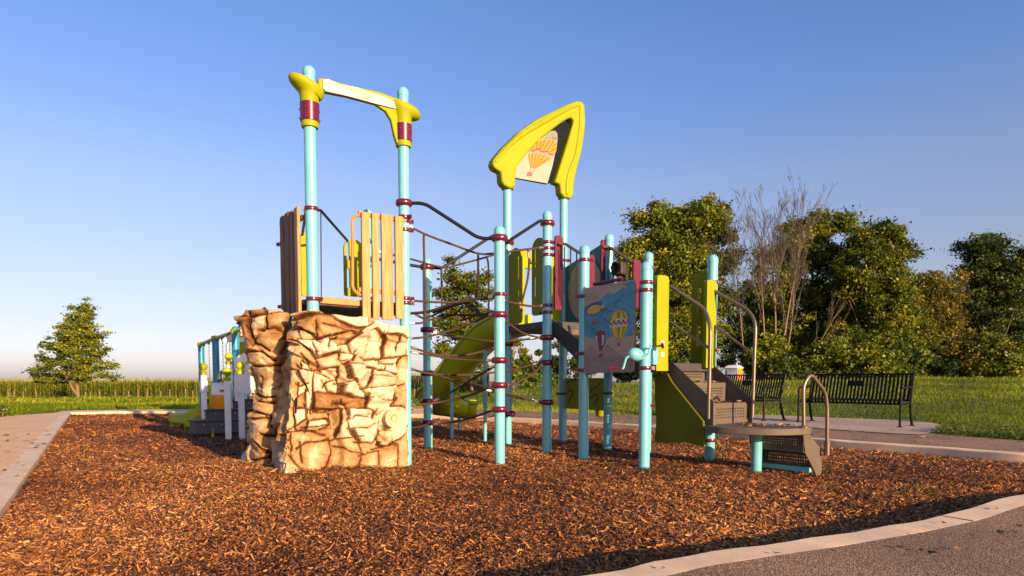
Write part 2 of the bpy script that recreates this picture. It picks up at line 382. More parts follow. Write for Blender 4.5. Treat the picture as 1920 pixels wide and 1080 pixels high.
# path: asphalt sheet between kerb and lawn
def speckle(name, c0, c1, c2, sc=190, bump=.8):
    m, nt, b = new_mat(name); N = nt.nodes; L = nt.links; tc = N.new('ShaderNodeTexCoord')
    v = N.new('ShaderNodeTexVoronoi'); v.inputs['Scale'].default_value = sc; L.new(tc.outputs['Object'], v.inputs['Vector'])
    r = N.new('ShaderNodeValToRGB'); sx = N.new('ShaderNodeSeparateColor'); L.new(v.outputs['Color'], sx.inputs[0]); L.new(sx.outputs[0], r.inputs[0])
    e = r.color_ramp.elements; e.new(.5)
    for i, (p, c) in enumerate(((.1, c0), (.55, c1), (.97, c2))): e[i].position = p; e[i].color = tuple(c)+(1,)
    n = N.new('ShaderNodeTexNoise'); n.inputs['Scale'].default_value = 1.1; n.inputs['Detail'].default_value = 7; L.new(tc.outputs['Object'], n.inputs['Vector'])
    mr = N.new('ShaderNodeMapRange'); L.new(n.outputs['Fac'], mr.inputs[0]); mr.inputs[1].default_value = .25; mr.inputs[2].default_value = .75; mr.inputs[3].default_value = .72; mr.inputs[4].default_value = 1.22
    mu = N.new('ShaderNodeMix'); mu.data_type = 'RGBA'; mu.blend_type = 'MULTIPLY'; mu.inputs[0].default_value = 1
    L.new(r.outputs[0], mu.inputs[6]); L.new(mr.outputs[0], mu.inputs[7]); L.new(mu.outputs[2], b.inputs['Base Color']); b.inputs['Roughness'].default_value = .9
    bp = N.new('ShaderNodeBump'); bp.inputs['Strength'].default_value = bump; bp.inputs['Distance'].default_value = .006; L.new(v.outputs['Distance'], bp.inputs['Height']); L.new(bp.outputs[0], b.inputs['Normal'])
    return m
M['asphalt'] = speckle('asphalt', (.06, .036, .022), (.21, .118, .066), (.48, .31, .19))
def two_tone():
    # the left arm of the path is a pale pinkish paving, the rest is brown asphalt
    m = M['asphalt']; nt = m.node_tree; N = nt.nodes; L = nt.links; b = N['Principled BSDF']; src = b.inputs['Base Color'].links[0].from_socket
    tc = N.new('ShaderNodeTexCoord'); sp = N.new('ShaderNodeSeparateXYZ'); L.new(tc.outputs['Object'], sp.inputs[0]); mr = N.new('ShaderNodeMapRange'); L.new(sp.outputs['X'], mr.inputs[0]); mr.inputs[1].default_value = -1.2; mr.inputs[2].default_value = -2.0; mr.inputs[3].default_value = 0; mr.inputs[4].default_value = 1
    n = N.new('ShaderNodeTexNoise'); n.inputs['Scale'].default_value = 3; n.inputs['Detail'].default_value = 8; n.inputs['Roughness'].default_value = .7; L.new(tc.outputs['Object'], n.inputs['Vector']); r = N.new('ShaderNodeValToRGB'); L.new(n.outputs['Fac'], r.inputs[0]); r.color_ramp.elements[0].position = .3; r.color_ramp.elements[1].position = .7
    r.color_ramp.elements[0].color = (.60, .36, .205, 1); r.color_ramp.elements[1].color = (.76, .48, .29, 1)
    mx = N.new('ShaderNodeMix'); mx.data_type = 'RGBA'; L.new(mr.outputs[0], mx.inputs[0]); L.new(src, mx.inputs[6]); L.new(r.outputs[0], mx.inputs[7]); L.new(mx.outputs[2], b.inputs['Base Color'])
two_tone()
M['concrete'] = speckle('pad_concrete', (.30, .215, .16), (.40, .29, .22), (.47, .35, .27), 120, .3)
def sheet(name, outer, hole, z, mat, res=.22):
    """flat sheet of grid cells between two outlines, with its rims stitched by triangulation"""
    bm = bmesh.new()
    def loop(pts):
        vs = [bm.verts.new((x, y, z)) for x, y in pts]; return [bm.edges.new((vs[i], vs[(i+1) % len(vs)])) for i in range(len(vs))]
    e = loop(outer)
    if hole: e += loop(hole)
    bmesh.ops.triangle_fill(bm, use_beauty=True, use_dissolve=False, edges=e, normal=(0, 0, 1))
    for f in bm.faces:
        if f.normal.z < 0: f.normal_flip()
    me = bpy.data.meshes.new(name); bm.to_mesh(me); bm.free(); me.materials.append(mat)
    o = bpy.data.objects.new(name, me); COL.objects.link(o); tag(o, kind='structure'); return o
sheet('path', dens(PATHOUT, .4), KOUT, PZ, M['asphalt'])
PAD = sm2([g2(*q, PZ) for q in ((1330, 788), (1420, 795), (1560, 806), (1690, 814.5), (1742, 813), (1768, 800), (1720, 790), (1600, 785.5), (1480, 780.5), (1330, 773.5))]+[], 5)
sheet('bench_pad', PAD, None, PZ+.012, M['concrete'])
# skirt for the pad rim
def skirt(poly, z0, z1, mat, name):
    mb = MB(); n = len(poly); v = [Vector((x, y, z0)) for x, y in poly]+[Vector((x, y, z1)) for x, y in poly]
    mb.add(v, [(i, (i+1) % n, n+(i+1) % n, n+i) for i in range(n)]); return tag(mb.build(name, mat, smooth=False), kind='structure')

# mulch bed
ROCKC = (-2.1, 7.2)
def mulchz(x, y):
    d = polydist(x, y, OUT); h = (fbm(x*.9, y*.9, 21)-.5)*.12+(fbm(x*4.5, y*4.5, 5)-.5)*.05
    h = h*sstep(d/.8)
    front = sstep((5.6-y)/.8)*sstep((x+1.0)/.8)
    h = h+(.045*np.exp(-d/.7)+.04*np.exp(-d/1.0)*sstep((-x-2.2)/1.0))*(1-front)
    h = h+.05*np.exp(-((x-ROCKC[0])**2/1.2+(y-ROCKC[1]+.4)**2/.5))-.03*np.exp(-((x-3.0)**2+(y-6.9)**2)/.5)
    return h-.015
def build_mulch():
    b = OUTP; xs = np.arange(b[:, 0].min()-.2, b[:, 0].max()+.3, .09); ys = np.arange(b[:, 1].min()-.2, b[:, 1].max()+.3, .09)
    X, Y = np.meshgrid(xs, ys); keep = inpoly(X, Y, offset_poly(OUT, .09))
    Z = mulchz(X, Y); idx = np.arange(X.size).reshape(X.shape); k = keep[:-1, :-1] & keep[1:, :-1] & keep[:-1, 1:] & keep[1:, 1:]
    f = np.stack([idx[:-1, :-1], idx[:-1, 1:], idx[1:, 1:], idx[1:, :-1]], -1)[k]
    used = np.unique(f); mp = -np.ones(X.size, int); mp[used] = np.arange(len(used))
    v = np.stack([X.ravel(), Y.ravel(), Z.ravel()], -1)[used]
    m, nt, bs = new_mat('mulch_bed'); N = nt.nodes; L = nt.links; tc = N.new('ShaderNodeTexCoord')
    vo = N.new('ShaderNodeTexVoronoi'); vo.inputs['Scale'].default_value = 34; L.new(tc.outputs['Object'], vo.inputs['Vector'])
    sx = N.new('ShaderNodeSeparateColor'); L.new(vo.outputs['Color'], sx.inputs[0]); r = N.new('ShaderNodeValToRGB'); L.new(sx.outputs[0], r.inputs[0])
    e = r.color_ramp.elements; e[0].color = (.035, .013, .007, 1); e[1].color = (.26, .095, .03, 1)
    L.new(r.outputs[0], bs.inputs['Base Color']); bs.inputs['Roughness'].default_value = .9
    bp = N.new('ShaderNodeBump'); bp.inputs['Strength'].default_value = 1; bp.inputs['Distance'].default_value = .03; L.new(vo.outputs['Distance'], bp.inputs['Height']); L.new(bp.outputs[0], bs.inputs['Normal'])
    tag(np_mesh('mulch_bed', v, mp[f], m, smooth=True), kind='structure')
    # loose chips
    parts = []
    for (y0, y1, den, sc) in ((1.9, 4.2, 5200, 1.0), (4.2, 6.5, 3900, 1.05), (6.5, 9.5, 2000, 1.15), (9.5, 18, 900, 1.55)):
        xl, xr = -y1*1.0, min(7.2, y1*1.0); n = int((xr-xl)*(y1-y0)*den)
        x = rng.uniform(xl, xr, n); y = rng.uniform(y0, y1, n)
        k = (np.abs(x) < y*1.0+.6) & inpoly(x, y, OUT); x, y = x[k], y[k]
        parts.append((x, y, np.full(len(x), sc)))
    x = np.concatenate([p[0] for p in parts]); y = np.concatenate([p[1] for p in parts]); sc = np.concatenate([p[2] for p in parts]); n = len(x)
    z = mulchz(x, y)+rng.uniform(.0, .022, n)*sc**.5
    ln = rng.gamma(2.4, .0108, n).clip(.008, .09)*sc; wd = rng.uniform(.004, .014, n)*sc; a = rng.uniform(0, 2*np.pi, n)
    pit = rng.normal(0, .30, n); rol = rng.normal(0, .5, n); bendk = rng.normal(0, .12, n)
    dx, dy, dz = np.cos(a)*np.cos(pit), np.sin(a)*np.cos(pit), np.sin(pit)
    sxx, syy, szz = -np.sin(a)*np.cos(rol), np.cos(a)*np.cos(rol), np.sin(rol)
    V = np.zeros((n, 6, 3)); up = np.stack([np.zeros(n), np.zeros(n), np.ones(n)], -1)
    D = np.stack([dx, dy, dz], -1); S = np.stack([sxx, syy, szz], -1); C = np.stack([x, y, z], -1)
    for i, t in enumerate((-.5, 0., .5)):
        ww = wd*(1 if i == 1 else .0)+(wd*rng.uniform(.45, .95, n) if i != 1 else 0)
        c = C+D*(t*ln)[:, None]+up*(np.abs(t)*-2*bendk*ln)[:, None]
        V[:, 2*i] = c-S*(ww/2)[:, None]; V[:, 2*i+1] = c+S*(ww/2)[:, None]
    bi = (np.arange(n)*6)[:, None]; F = np.concatenate([bi+np.array([0, 1, 3, 2]), bi+np.array([2, 3, 5, 4])], 0)
    patch = fbm(x*.7, y*.7, 9); rnd = np.clip(rng.beta(2.0, 2.0, n)+(patch-.5)*.55, 0, 1)
    m = ramp_mat('mulch_chip', [(0, (.028, .010, .006)), (.30, (.11, .037, .013)), (.58, (.30, .112, .032)), (.84, (.53, .225, .066)), (1, (.64, .35, .13))], .75, spec=.25)
    tag(np_mesh('mulch_chips', V.reshape(-1, 3), F, m, {'rnd': np.repeat(rnd, 6)}), kind='stuff')
build_mulch()

# loose leaves and bits on the asphalt
def litter():
    n = 2600; x = rng.uniform(-8, 9, n); y = rng.uniform(1.5, 18, n); k = inpoly(x, y, PATHOUT) & ~inpoly(x, y, offset_poly(OUT, .02)); x, y = x[k], y[k]; n = len(x)
    onk = ~inpoly(x, y, offset_poly(KOUT, 0)); s = rng.uniform(.008, .028, n)*np.where(y > 8, 1.6, 1); a = rng.uniform(0, 6.28, n)
    z = np.where(onk, PZ, KZ)+.004
    V = np.zeros((n, 4, 3))
    for i, (ca, l) in enumerate(((0, 1.6), (1.57, .7), (3.14, 1.4), (4.71, .8))):
        V[:, i] = np.stack([x+np.cos(a+ca)*s*l, y+np.sin(a+ca)*s*l, z+rng.uniform(0, .016, n)], -1)
    F = (np.arange(n)*4)[:, None]+np.arange(4)
    m = ramp_mat('leaf_litter', [(0, (.04, .02, .01)), (.5, (.18, .09, .035)), (1, (.42, .27, .12))], .8)
    tag(np_mesh('leaf_litter', V.reshape(-1, 3), F, m, {'rnd': np.repeat(rng.uniform(0, 1, n), 4)}), kind='stuff')
litter()

# grass, clover and weeds
M['grass'] = ramp_mat('grass_blade', [(0, (.045, .07, .004)), (.45, (.12, .175, .008)), (.8, (.235, .27, .014)), (1, (.44, .37, .05))], .7, .35, spec=.1)
M['cloverleaf'] = ramp_mat('clover_leaf', [(0, (.05, .08, .008)), (.6, (.14, .19, .015)), (1, (.34, .34, .06))], .6, .3)
def blades(name, x, y, z, h, w, mat, rnd, lean=.45):
    n = len(x); a = rng.uniform(0, 6.28, n); la = rng.uniform(0, 6.28, n); ll = np.abs(rng.normal(0, lean, n))*h
    bx, by = np.cos(a)*w/2, np.sin(a)*w/2; V = np.zeros((n, 5, 3)); tx, ty = np.cos(la)*ll, np.sin(la)*ll
    V[:, 0] = np.stack([x-bx, y-by, z-.03], -1); V[:, 1] = np.stack([x+bx, y+by, z-.03], -1)
    V[:, 2] = np.stack([x-bx*.8+tx*.35, y-by*.8+ty*.35, z+h*.6], -1); V[:, 3] = np.stack([x+bx*.8+tx*.35, y+by*.8+ty*.35, z+h*.6], -1)
    V[:, 4] = np.stack([x+tx, y+ty, z+h], -1); b = (np.arange(n)*5)[:, None]
    F = np.concatenate([b+np.array([0, 1, 3]), b+np.array([0, 3, 2]), b+np.array([2, 3, 4])], 0)
    return np_mesh(name, V.reshape(-1, 3), F, mat, {'rnd': np.repeat(rnd, 5)}, k=3)
def lawn_pts(x0, x1, y0, y1, n, cone=1.05):
    x = rng.uniform(x0, x1, n); y = rng.uniform(y0, y1, n)
    k = ~inpoly(x, y, PATHOUT) & ~inpoly(x, y, PAD) & (np.abs(x) < y*cone+2); return x[k], y[k]
def grass_all():
    X, Y, H, W = [], [], [], []
    for (x0, x1, y0, y1, n, h, w) in ((-8, 20, 8.5, 15, 150000, .042, .010), (-8, 22, 15, 21, 90000, .046, .014), (-8, 30, 21, 32, 80000, .058, .020), (-22, -7, 13, 30, 40000, .08, .025), (-52, -6, 30, 69, 60000, .13, .07)):
        x, y = lawn_pts(x0, x1, y0, y1, n); X.append(x); Y.append(y); H.append(h*rng.gamma(6, 1/6, len(x))); W.append(w*rng.uniform(.6, 1.3, len(x)))
    x, y, h, w = map(np.concatenate, (X, Y, H, W)); p = fbm(x*.5, y*.5, 31)
    h = h*(.5+p); rnd = np.clip(rng.normal(.45, .2, len(x))+(p-.5)*1.4, 0, 1)
    tag(blades('grass', x, y, terrain(x, y), h, w, M['grass'], rnd), kind='stuff')
    # clover verge by the path at right
    x, y = lawn_pts(6, 14, 8.6, 12.6, 60000); k = (polydist(x, y, PATHOUT) < .9+.5*vnoise(x*1.3, y*1.3, 2)) & (x > 6.3); x, y = x[k], y[k]; n = len(x)
    z = terrain(x, y)+rng.uniform(.02, .15, n); s = rng.uniform(.012, .026, n); a = rng.uniform(0, 6.28, n); V = np.zeros((n, 4, 3))
    for i, (ca, l) in enumerate(((0, 1), (1.57, .8), (3.14, 1), (4.71, .8))):
        V[:, i] = np.stack([x+np.cos(a+ca)*s*l, y+np.sin(a+ca)*s*l, z+rng.normal(0, .35, n)*s], -1)
    tag(np_mesh('clover', V.reshape(-1, 3), (np.arange(n)*4)[:, None]+np.arange(4), M['cloverleaf'], {'rnd': np.repeat(rng.uniform(0, 1, n), 4)}), kind='stuff')
    # tiny weeds in the mulch
    x, y = [], []
    for (px, py, n) in ((1725, 918, 22), (1330, 858, 60), (1345, 838, 50), (160, 775, 120), (110, 777, 60)):
        g = GND(px, py, 0); x += list(rng.normal(g.x, .10, n)); y += list(rng.normal(g.y, .10, n))
    x = np.array(x); y = np.array(y); tag(blades('weeds', x, y, mulchz(x, y), rng.uniform(.03, .10, len(x)), np.full(len(x), .009), M['cloverleaf'], rng.uniform(.2, 1, len(x))), kind='stuff')
grass_all()

# corn field
def corn():
    n = 3600; x = rng.uniform(-72, -3, n); row = rng.integers(0, 9, n); y = 69.5+row*.75+rng.normal(0, .12, n)+(x+40)*.02
    z = terrain(x, y); h = rng.normal(2.3, .12, n); V = []; F = []; A = []
    nl = 11; q = 4; tot = n*(nl+1); t = np.linspace(0, 1, q+1)
    vv = np.zeros((n, nl+2, 2*(q+1), 3)); rr = np.zeros((n, nl+2, 2*(q+1)))
    for l in range(nl):
        a = rng.uniform(0, 6.28, n); z0 = h*(.18+.74*l/nl); L = rng.uniform(.55, .95, n)*(1-.25*l/nl); wd = rng.uniform(.06, .10, n)
        up = rng.uniform(.6, 1.1, n); dr = rng.uniform(.5, 1.2, n)
        for i, tt in enumerate(t):
            px = x+np.cos(a)*L*tt*.75; py = y+np.sin(a)*L*tt*.75; pz = z+z0+L*(up*tt-dr*tt*tt)
            w = wd*(1-tt**2)*.5+.004; vv[:, l, 2*i] = np.stack([px-np.sin(a)*w, py+np.cos(a)*w, pz], -1); vv[:, l, 2*i+1] = np.stack([px+np.sin(a)*w, py-np.cos(a)*w, pz], -1)
        rr[:, l] = np.clip(rng.normal(.28+.25*l/nl+(.26 if l < 2 else 0), .12, n), 0, 1)[:, None]
    for l, zz0, zz1, w0, c in ((nl, 0, .93, .025, .72), (nl+1, .9, 1.06, .03, .72)):
        a = rng.uniform(0, 6.28, n)
        for i, tt in enumerate(t):
            pz = z+h*(zz0+(zz1-zz0)*tt); w = w0*(1-.6*tt); vv[:, l, 2*i] = np.stack([x-np.sin(a)*w, y+np.cos(a)*w, pz], -1); vv[:, l, 2*i+1] = np.stack([x+np.sin(a)*w, y-np.cos(a)*w, pz], -1)
        rr[:, l] = np.clip(c+rng.normal(0, .06, n), 0, 1)[:, None]
    ns = n*(nl+2); b = (np.arange(ns)*2*(q+1))[:, None]; F = np.concatenate([b+np.array([2*i, 2*i+1, 2*i+3, 2*i+2]) for i in range(q)], 0)
    m = ramp_mat('corn_leaf', [(0, (.04, .07, .006)), (.38, (.15, .20, .012)), (.7, (.26, .25, .025)), (1, (.46, .33, .09))], .6, .3, spec=.15)
    tag(np_mesh('corn_field', vv.reshape(-1, 3), F, m, {'rnd': rr.reshape(-1)}), 'dense green field of tall tasselled corn beyond the wire fence', 'corn', kind='stuff')
corn()
# ------------------------------------------------------------------ trees
LEAF = {
 'maple': ramp_mat('maple_leaf', [(0, (0.051, 0.080, 0.009)), (.5, (0.145, 0.181, 0.014)), (.85, (0.275, 0.275, 0.026)), (1, (0.406, 0.348, 0.043))], .5, .3),
 'ash': ramp_mat('ash_leaf', [(0, (.035, .06, .007)), (.5, (.115, .145, .012)), (.85, (.215, .215, .018)), (1, (.33, .28, .03))], .5, .3),
 'dark': ramp_mat('dark_leaf', [(0, (0.021, 0.039, 0.009)), (.6, (0.060, 0.090, 0.015)), (1, (0.150, 0.165, 0.030))], .5, .25),
 'olive': ramp_mat('dry_leaf', [(0, (.055, .055, .010)), (.5, (.135, .12, .016)), (1, (.26, .19, .03))], .55, .3),
 'fresh': ramp_mat('fresh_leaf', [(0, (0.049, 0.084, 0.011)), (.5, (0.119, 0.175, 0.020)), (1, (0.266, 0.294, 0.049))], .5, .35),
}
def clump_points(lobes, per, tight=.16):
    cs = []
    for c, r in lobes:
        k = max(4, int(per*(r[0]*r[1]*r[2])**(2/3)))
        d = rng.normal(0, 1, (k, 3)); d /= np.linalg.norm(d, axis=1)[:, None]; q = rng.uniform(.12, 1, k)**.42
        q = q*(1+rng.normal(0, .09, k))
        cs.append(np.array(c)+d*q[:, None]*np.array(r))
    return np.concatenate(cs)
def leaf_mesh(name, clumps, n, spread, size, mat, parent, flat=.6, jit=.25):
    k = len(clumps); ci = rng.integers(0, k, n); cr = rng.uniform(.55, 1.3, k)*spread
    p = clumps[ci]+rng.normal(0, 1, (n, 3))*cr[ci][:, None]*np.array([1, 1, flat])*.62
    a = rng.uniform(0, 6.28, n); el = rng.normal(-.25, .55, n); rl = rng.normal(0, .8, n)
    D = np.stack([np.cos(a)*np.cos(el), np.sin(a)*np.cos(el), np.sin(el)], -1)
    S0 = np.stack([-np.sin(a), np.cos(a), np.zeros(n)], -1); U = np.cross(D, S0); S = S0*np.cos(rl)[:, None]+U*np.sin(rl)[:, None]
    s = size*rng.gamma(7, 1/7, n).clip(.35, 2); V = np.zeros((n, 4, 3))
    V[:, 0] = p-D*(s*.5)[:, None]; V[:, 1] = p-S*(s*.33)[:, None]; V[:, 2] = p+D*(s*.6)[:, None]; V[:, 3] = p+S*(s*.33)[:, None]+U*(s*.12)[:, None]
    cb = rng.normal(0, .20, k); rnd = np.clip(.48+cb[ci]+rng.normal(0, jit*.7, n), 0, 1)
    return np_mesh(name, V.reshape(-1, 3), (np.arange(n)*4)[:, None]+np.arange(4), mat, {'rnd': np.repeat(rnd, 4)}, parent)
def limb_path(a, b, sag=.25, n=6):
    a, b = Vector(a), Vector(b); mid = a.lerp(b, .45); mid.z += (b-a).length*sag*.3; mid.x += random.uniform(-.1, .1)*(b-a).length; mid.y += random.uniform(-.1, .1)*(b-a).length
    return [a*(1-t)**2+mid*2*t*(1-t)+b*t*t for t in [i/n for i in range(n+1)]]
GT = 'trees along the right edge of the lawn'; GS = 'bushes at the foot of the wood'
FAR = 1.45
def tree(name, label, cat, px, Y, base_py, lobes_px, nleaf, mat, size=.2, spread=.5, per=9, trunk_r=.16, group=None, bark='barktree', fork=None, nlimb=26, zbase=None, flat=.6, depth=.85, lean=0):
    if group in (GT, GS): Y *= FAR; size *= 1.22; spread *= 1.36; trunk_r *= 1.4; per *= .78; nleaf = int(nleaf*1.6)
    x = XP(px, Y); z = float(terrain(x, Y)) if zbase is None else zbase
    lobes = []
    for (lx, ly, rx, ry) in lobes_px:
        c = P(lx, ly, Y); k = Y/FPX; lobes.append(((c.x, Y+random.uniform(-.25, .25)*rx*k, c.z), (rx*k, rx*k*depth, ry*k)))
    root = empty(name, (x, Y, z), label, cat, group)
    cl = clump_points(lobes, per); cl = cl[cl[:, 2] > z+.1]
    leaf_mesh('crown', cl, nleaf, spread, size, mat, root, flat)
    top = max(c[2]+r[2]*.6 for c, r in lobes); mb = MB(); hz = z+(top-z)*.85
    cx = sum(c[0] for c, r in lobes)/len(lobes)
    tp = [Vector((x, Y, z-.3)), Vector((x+.02, Y, z+.25)), Vector((x+(cx-x)*.25+random.uniform(-.1, .1), Y, z+(hz-z)*.35)), Vector((x+(cx-x)*.6, Y+.1, z+(hz-z)*.65)), Vector((cx, Y, hz))]
    tp = catmull(tp, 5); nn = len(tp); mb.tube(tp, [trunk_r*(1.45 if i < 3 else 1)*(1-.85*i/nn) for i in range(nn)], 8)
    order = rng.permutation(len(cl))[:nlimb]
    for i in order:
        b = cl[i]; t = min(.85, max(.42, (b[2]-z)/(hz-z)*.65)); a = tp[int(t*(nn-1))]; pts = limb_path(a, b); r0 = trunk_r*(1-.8*t)*.45
        mb.tube(pts, [r0*(1-.85*j/6)+.008 for j in range(7)], 5, caps=False)
    if fork:
        for fx, fz in fork:
            mb.tube(catmull([(x, Y, z+.35), (x+fx*.5, Y-.05, z+fz*.55), (x+fx, Y, z+fz), (x+fx*1.6, Y, z+fz*2)], 5), [trunk_r*.7*(1-.6*i/15) for i in range(16)], 7)
    mb.build('trunk', M[bark], root); return root
def bare(name, label, px, Y, base_py, top_py, spread_px, stems, group=None, seed=1, r0=.11, lv=4, twig=.0055):
    if group == GT: Y *= FAR; r0 *= .95; twig *= 1.25
    rd = random.Random(seed); x = XP(px, Y); z = float(terrain(x, Y)); H = ZP(Y, top_py)-z; k = Y/FPX
    root = empty(name, (x, Y, z), label, 'tree', group); tm = MB(); cm = MB()
    def grow(p, d, L, r, lev, mb):
        n = 6; pts = [p]; q = p.copy(); dd = d.copy(); js = []
        for i in range(n):
            sg_ = .03 if lev == 0 else .07; dd = (dd+Vector((rd.gauss(0, sg_), rd.gauss(0, sg_), rd.gauss(.05, .04)))).normalized(); q = q+dd*(L/n); pts.append(q.copy()); js.append(dd.copy())
        mb.tube(pts, [max(twig, r*(1-.72*i/n)) for i in range(n+1)], 6 if lev < 2 else 4, caps=False)
        if lev >= lv: return
        nb = (10, 6, 4, 3, 3)[lev]
        for b in range(nb):
            t = rd.uniform(.34 if lev == 0 else .12, 1.0); i = min(n-1, int(t*n)); a = rd.uniform(0, 6.28); side = js[i].orthogonal().normalized(); s2 = js[i].cross(side)
            ang = rd.uniform(.15, .40); nd = (js[i]*math.cos(ang)+(side*math.cos(a)+s2*math.sin(a))*math.sin(ang)).normalized()
            grow(pts[i]+(pts[i+1]-pts[i])*(t*n-i if t < 1 else 1), nd, L*rd.uniform(.34, .58)*(1.2-t*.5), max(twig, r*(1-.7*t)*.42), lev+1, cm)
    for (sx, dxp, hf, rf) in stems:
        p = Vector((x+sx*k, Y+rd.uniform(-.3, .3), z-.2)); top = Vector((x+(sx+dxp)*k, Y+rd.uniform(-.5, .5), z+H*hf*.69)); d = (top-p); grow(p, d.normalized(), d.length, r0*rf, 0, tm)
    tm.build('trunk', M['barkpale'], root); cm.build('crown', M['barktwig'], root, smooth=False); return root

tree('maple_tree', 'tall full round maple beside the bare trees, left end of the wood', 'tree', 1270, 40, 712, [(1232, 432, 52, 44), (1310, 418, 54, 42), (1268, 408, 40, 32), (1195, 490, 42, 50), (1275, 500, 75, 66), (1352, 470, 32, 52), (1238, 580, 72, 66), (1325, 575, 55, 66), (1262, 648, 74, 48), (1190, 560, 30, 40)], 71400, LEAF['maple'], 0.179, .55, 11, .24, GT)
bare('bare_tree', 'slim leafless tree standing in front of the round maple crown', 1402, 38.5, 712, 332, 60, [(0, -38, 1.0, .9), (6, 12, .92, .8)], GT, 5, .10)
bare('bare_tree', 'tall wide leafless tree with several pale trunks, highest of the bare trees', 1447, 37.5, 712, 316, 120, [(-10, -22, .94, .9), (0, 2, 1.0, 1.1), (8, 14, .98, 1.0), (14, 28, .84, .8)], GT, 12, .13)
bare('bare_tree', 'leaning leafless tree with long limbs reaching right into the green crowns', 1478, 36.8, 712, 440, 100, [(0, 100, .72, .7)], GT, 23, .09, lv=2)
tree('ash_tree', 'broad yellow green tree with a pointed top right of the bare trees', 'tree', 1530, 42, 712, [(1553, 418, 38, 36), (1505, 455, 55, 48), (1450, 520, 48, 66), (1545, 500, 66, 58), (1490, 590, 85, 66), (1560, 590, 56, 66), (1520, 660, 95, 42)], 61200, LEAF['ash'], 0.179, .55, 10, .22, GT)
tree('linden_tree', 'rounded yellow green tree left of the dip in the treeline', 'tree', 1640, 39, 712, [(1640, 448, 50, 36), (1672, 488, 32, 40), (1618, 520, 55, 56), (1650, 590, 58, 58), (1610, 650, 75, 46), (1690, 640, 48, 50)], 54400, LEAF['ash'], 0.172, .5, 11, .18, GT)
tree('thin_tree', 'thin loose brownish tree in the dip of the treeline', 'tree', 1748, 41, 712, [(1735, 552, 44, 40), (1775, 540, 38, 45), (1712, 590, 40, 44), (1730, 630, 55, 50), (1785, 590, 34, 58), (1770, 640, 50, 45)], 18700, LEAF['olive'], 0.156, .45, 10, .12, GT, bark='barkpale')
tree('oak_tree', 'tall dark tree with open crown near the right edge of the photo', 'tree', 1850, 45, 712, [(1848, 468, 44, 28), (1865, 505, 60, 36), (1895, 545, 45, 50), (1815, 540, 34, 36), (1850, 580, 60, 40), (1880, 640, 60, 46)], 34000, LEAF['dark'], 0.195, .55, 11, .2, GT)
tree('dark_tree', 'dark dense tree cut off by the right edge of the photo', 'tree', 1945, 48, 712, [(1935, 530, 44, 52), (1950, 600, 55, 70), (1920, 650, 50, 45)], 27200, LEAF['dark'], 0.195, .55, 11, .2, GT)
tree('dark_tree', 'dark tree behind the leafless trunks, filling the gap beside the maple', 'tree', 1405, 60, 712, [(1400, 600, 45, 60), (1440, 640, 60, 60), (1370, 655, 50, 50)], 23800, LEAF['dark'], 0.195, .55, 10, .16, GT)
tree('broadleaf_tree', 'olive tree far behind the dip in the treeline', 'tree', 1725, 56, 712, [(1715, 560, 44, 36), (1760, 600, 50, 50), (1810, 620, 50, 50)], 20400, LEAF['ash'], 0.211, .6, 9, .16, GT)
for i, (px, Y, py, rx, ry, mt, n, lab) in enumerate((
    (1168, 38, 668, 36, 44, 'dark', 6000, 'dark bush at the left foot of the wood'),
    (1240, 36, 684, 42, 30, 'dark', 6000, 'dark green bush under the round maple'),
    (1303, 36, 680, 38, 34, 'dark', 6000, 'dark bush behind the stair rails beside the portable toilet'),
    (1442, 36, 666, 46, 48, 'maple', 9000, 'full green bush right of the portable toilet, in front of the leafless trunks'),
    (1470, 35, 690, 40, 26, 'dark', 6000, 'low dark bush above the gap between the two nearer benches'),
    (1545, 35, 672, 52, 42, 'maple', 8000, 'green bush behind the left half of the nearest bench'),
    (1618, 34, 676, 48, 38, 'maple', 7500, 'green bush behind the middle of the nearest bench'),
    (1690, 34, 672, 46, 42, 'fresh', 7500, 'bright green bush above the right end of the nearest bench'),
    (1752, 34.5, 684, 36, 30, 'dark', 5000, 'small dark bush right of the nearest bench'),
    (1795, 35, 662, 46, 50, 'olive', 7000, 'tall brownish bush below the thin tree'),
    (1848, 34, 664, 44, 48, 'ash', 7500, 'yellow green bush below the tall dark oak'),
    (1905, 33.5, 668, 44, 44, 'maple', 7500, 'layered green bush at the right edge of the photo'))):
    tree('bush', lab, 'bush', px, Y, 712, [(px-rx*.35, py+ry*.25, rx*.7, ry*.75), (px+rx*.3, py, rx*.65, ry*.95), (px, py+ry*.3, rx, ry*.75)], n, LEAF[mt], .17, .32, 16, .04, GS, nlimb=10)
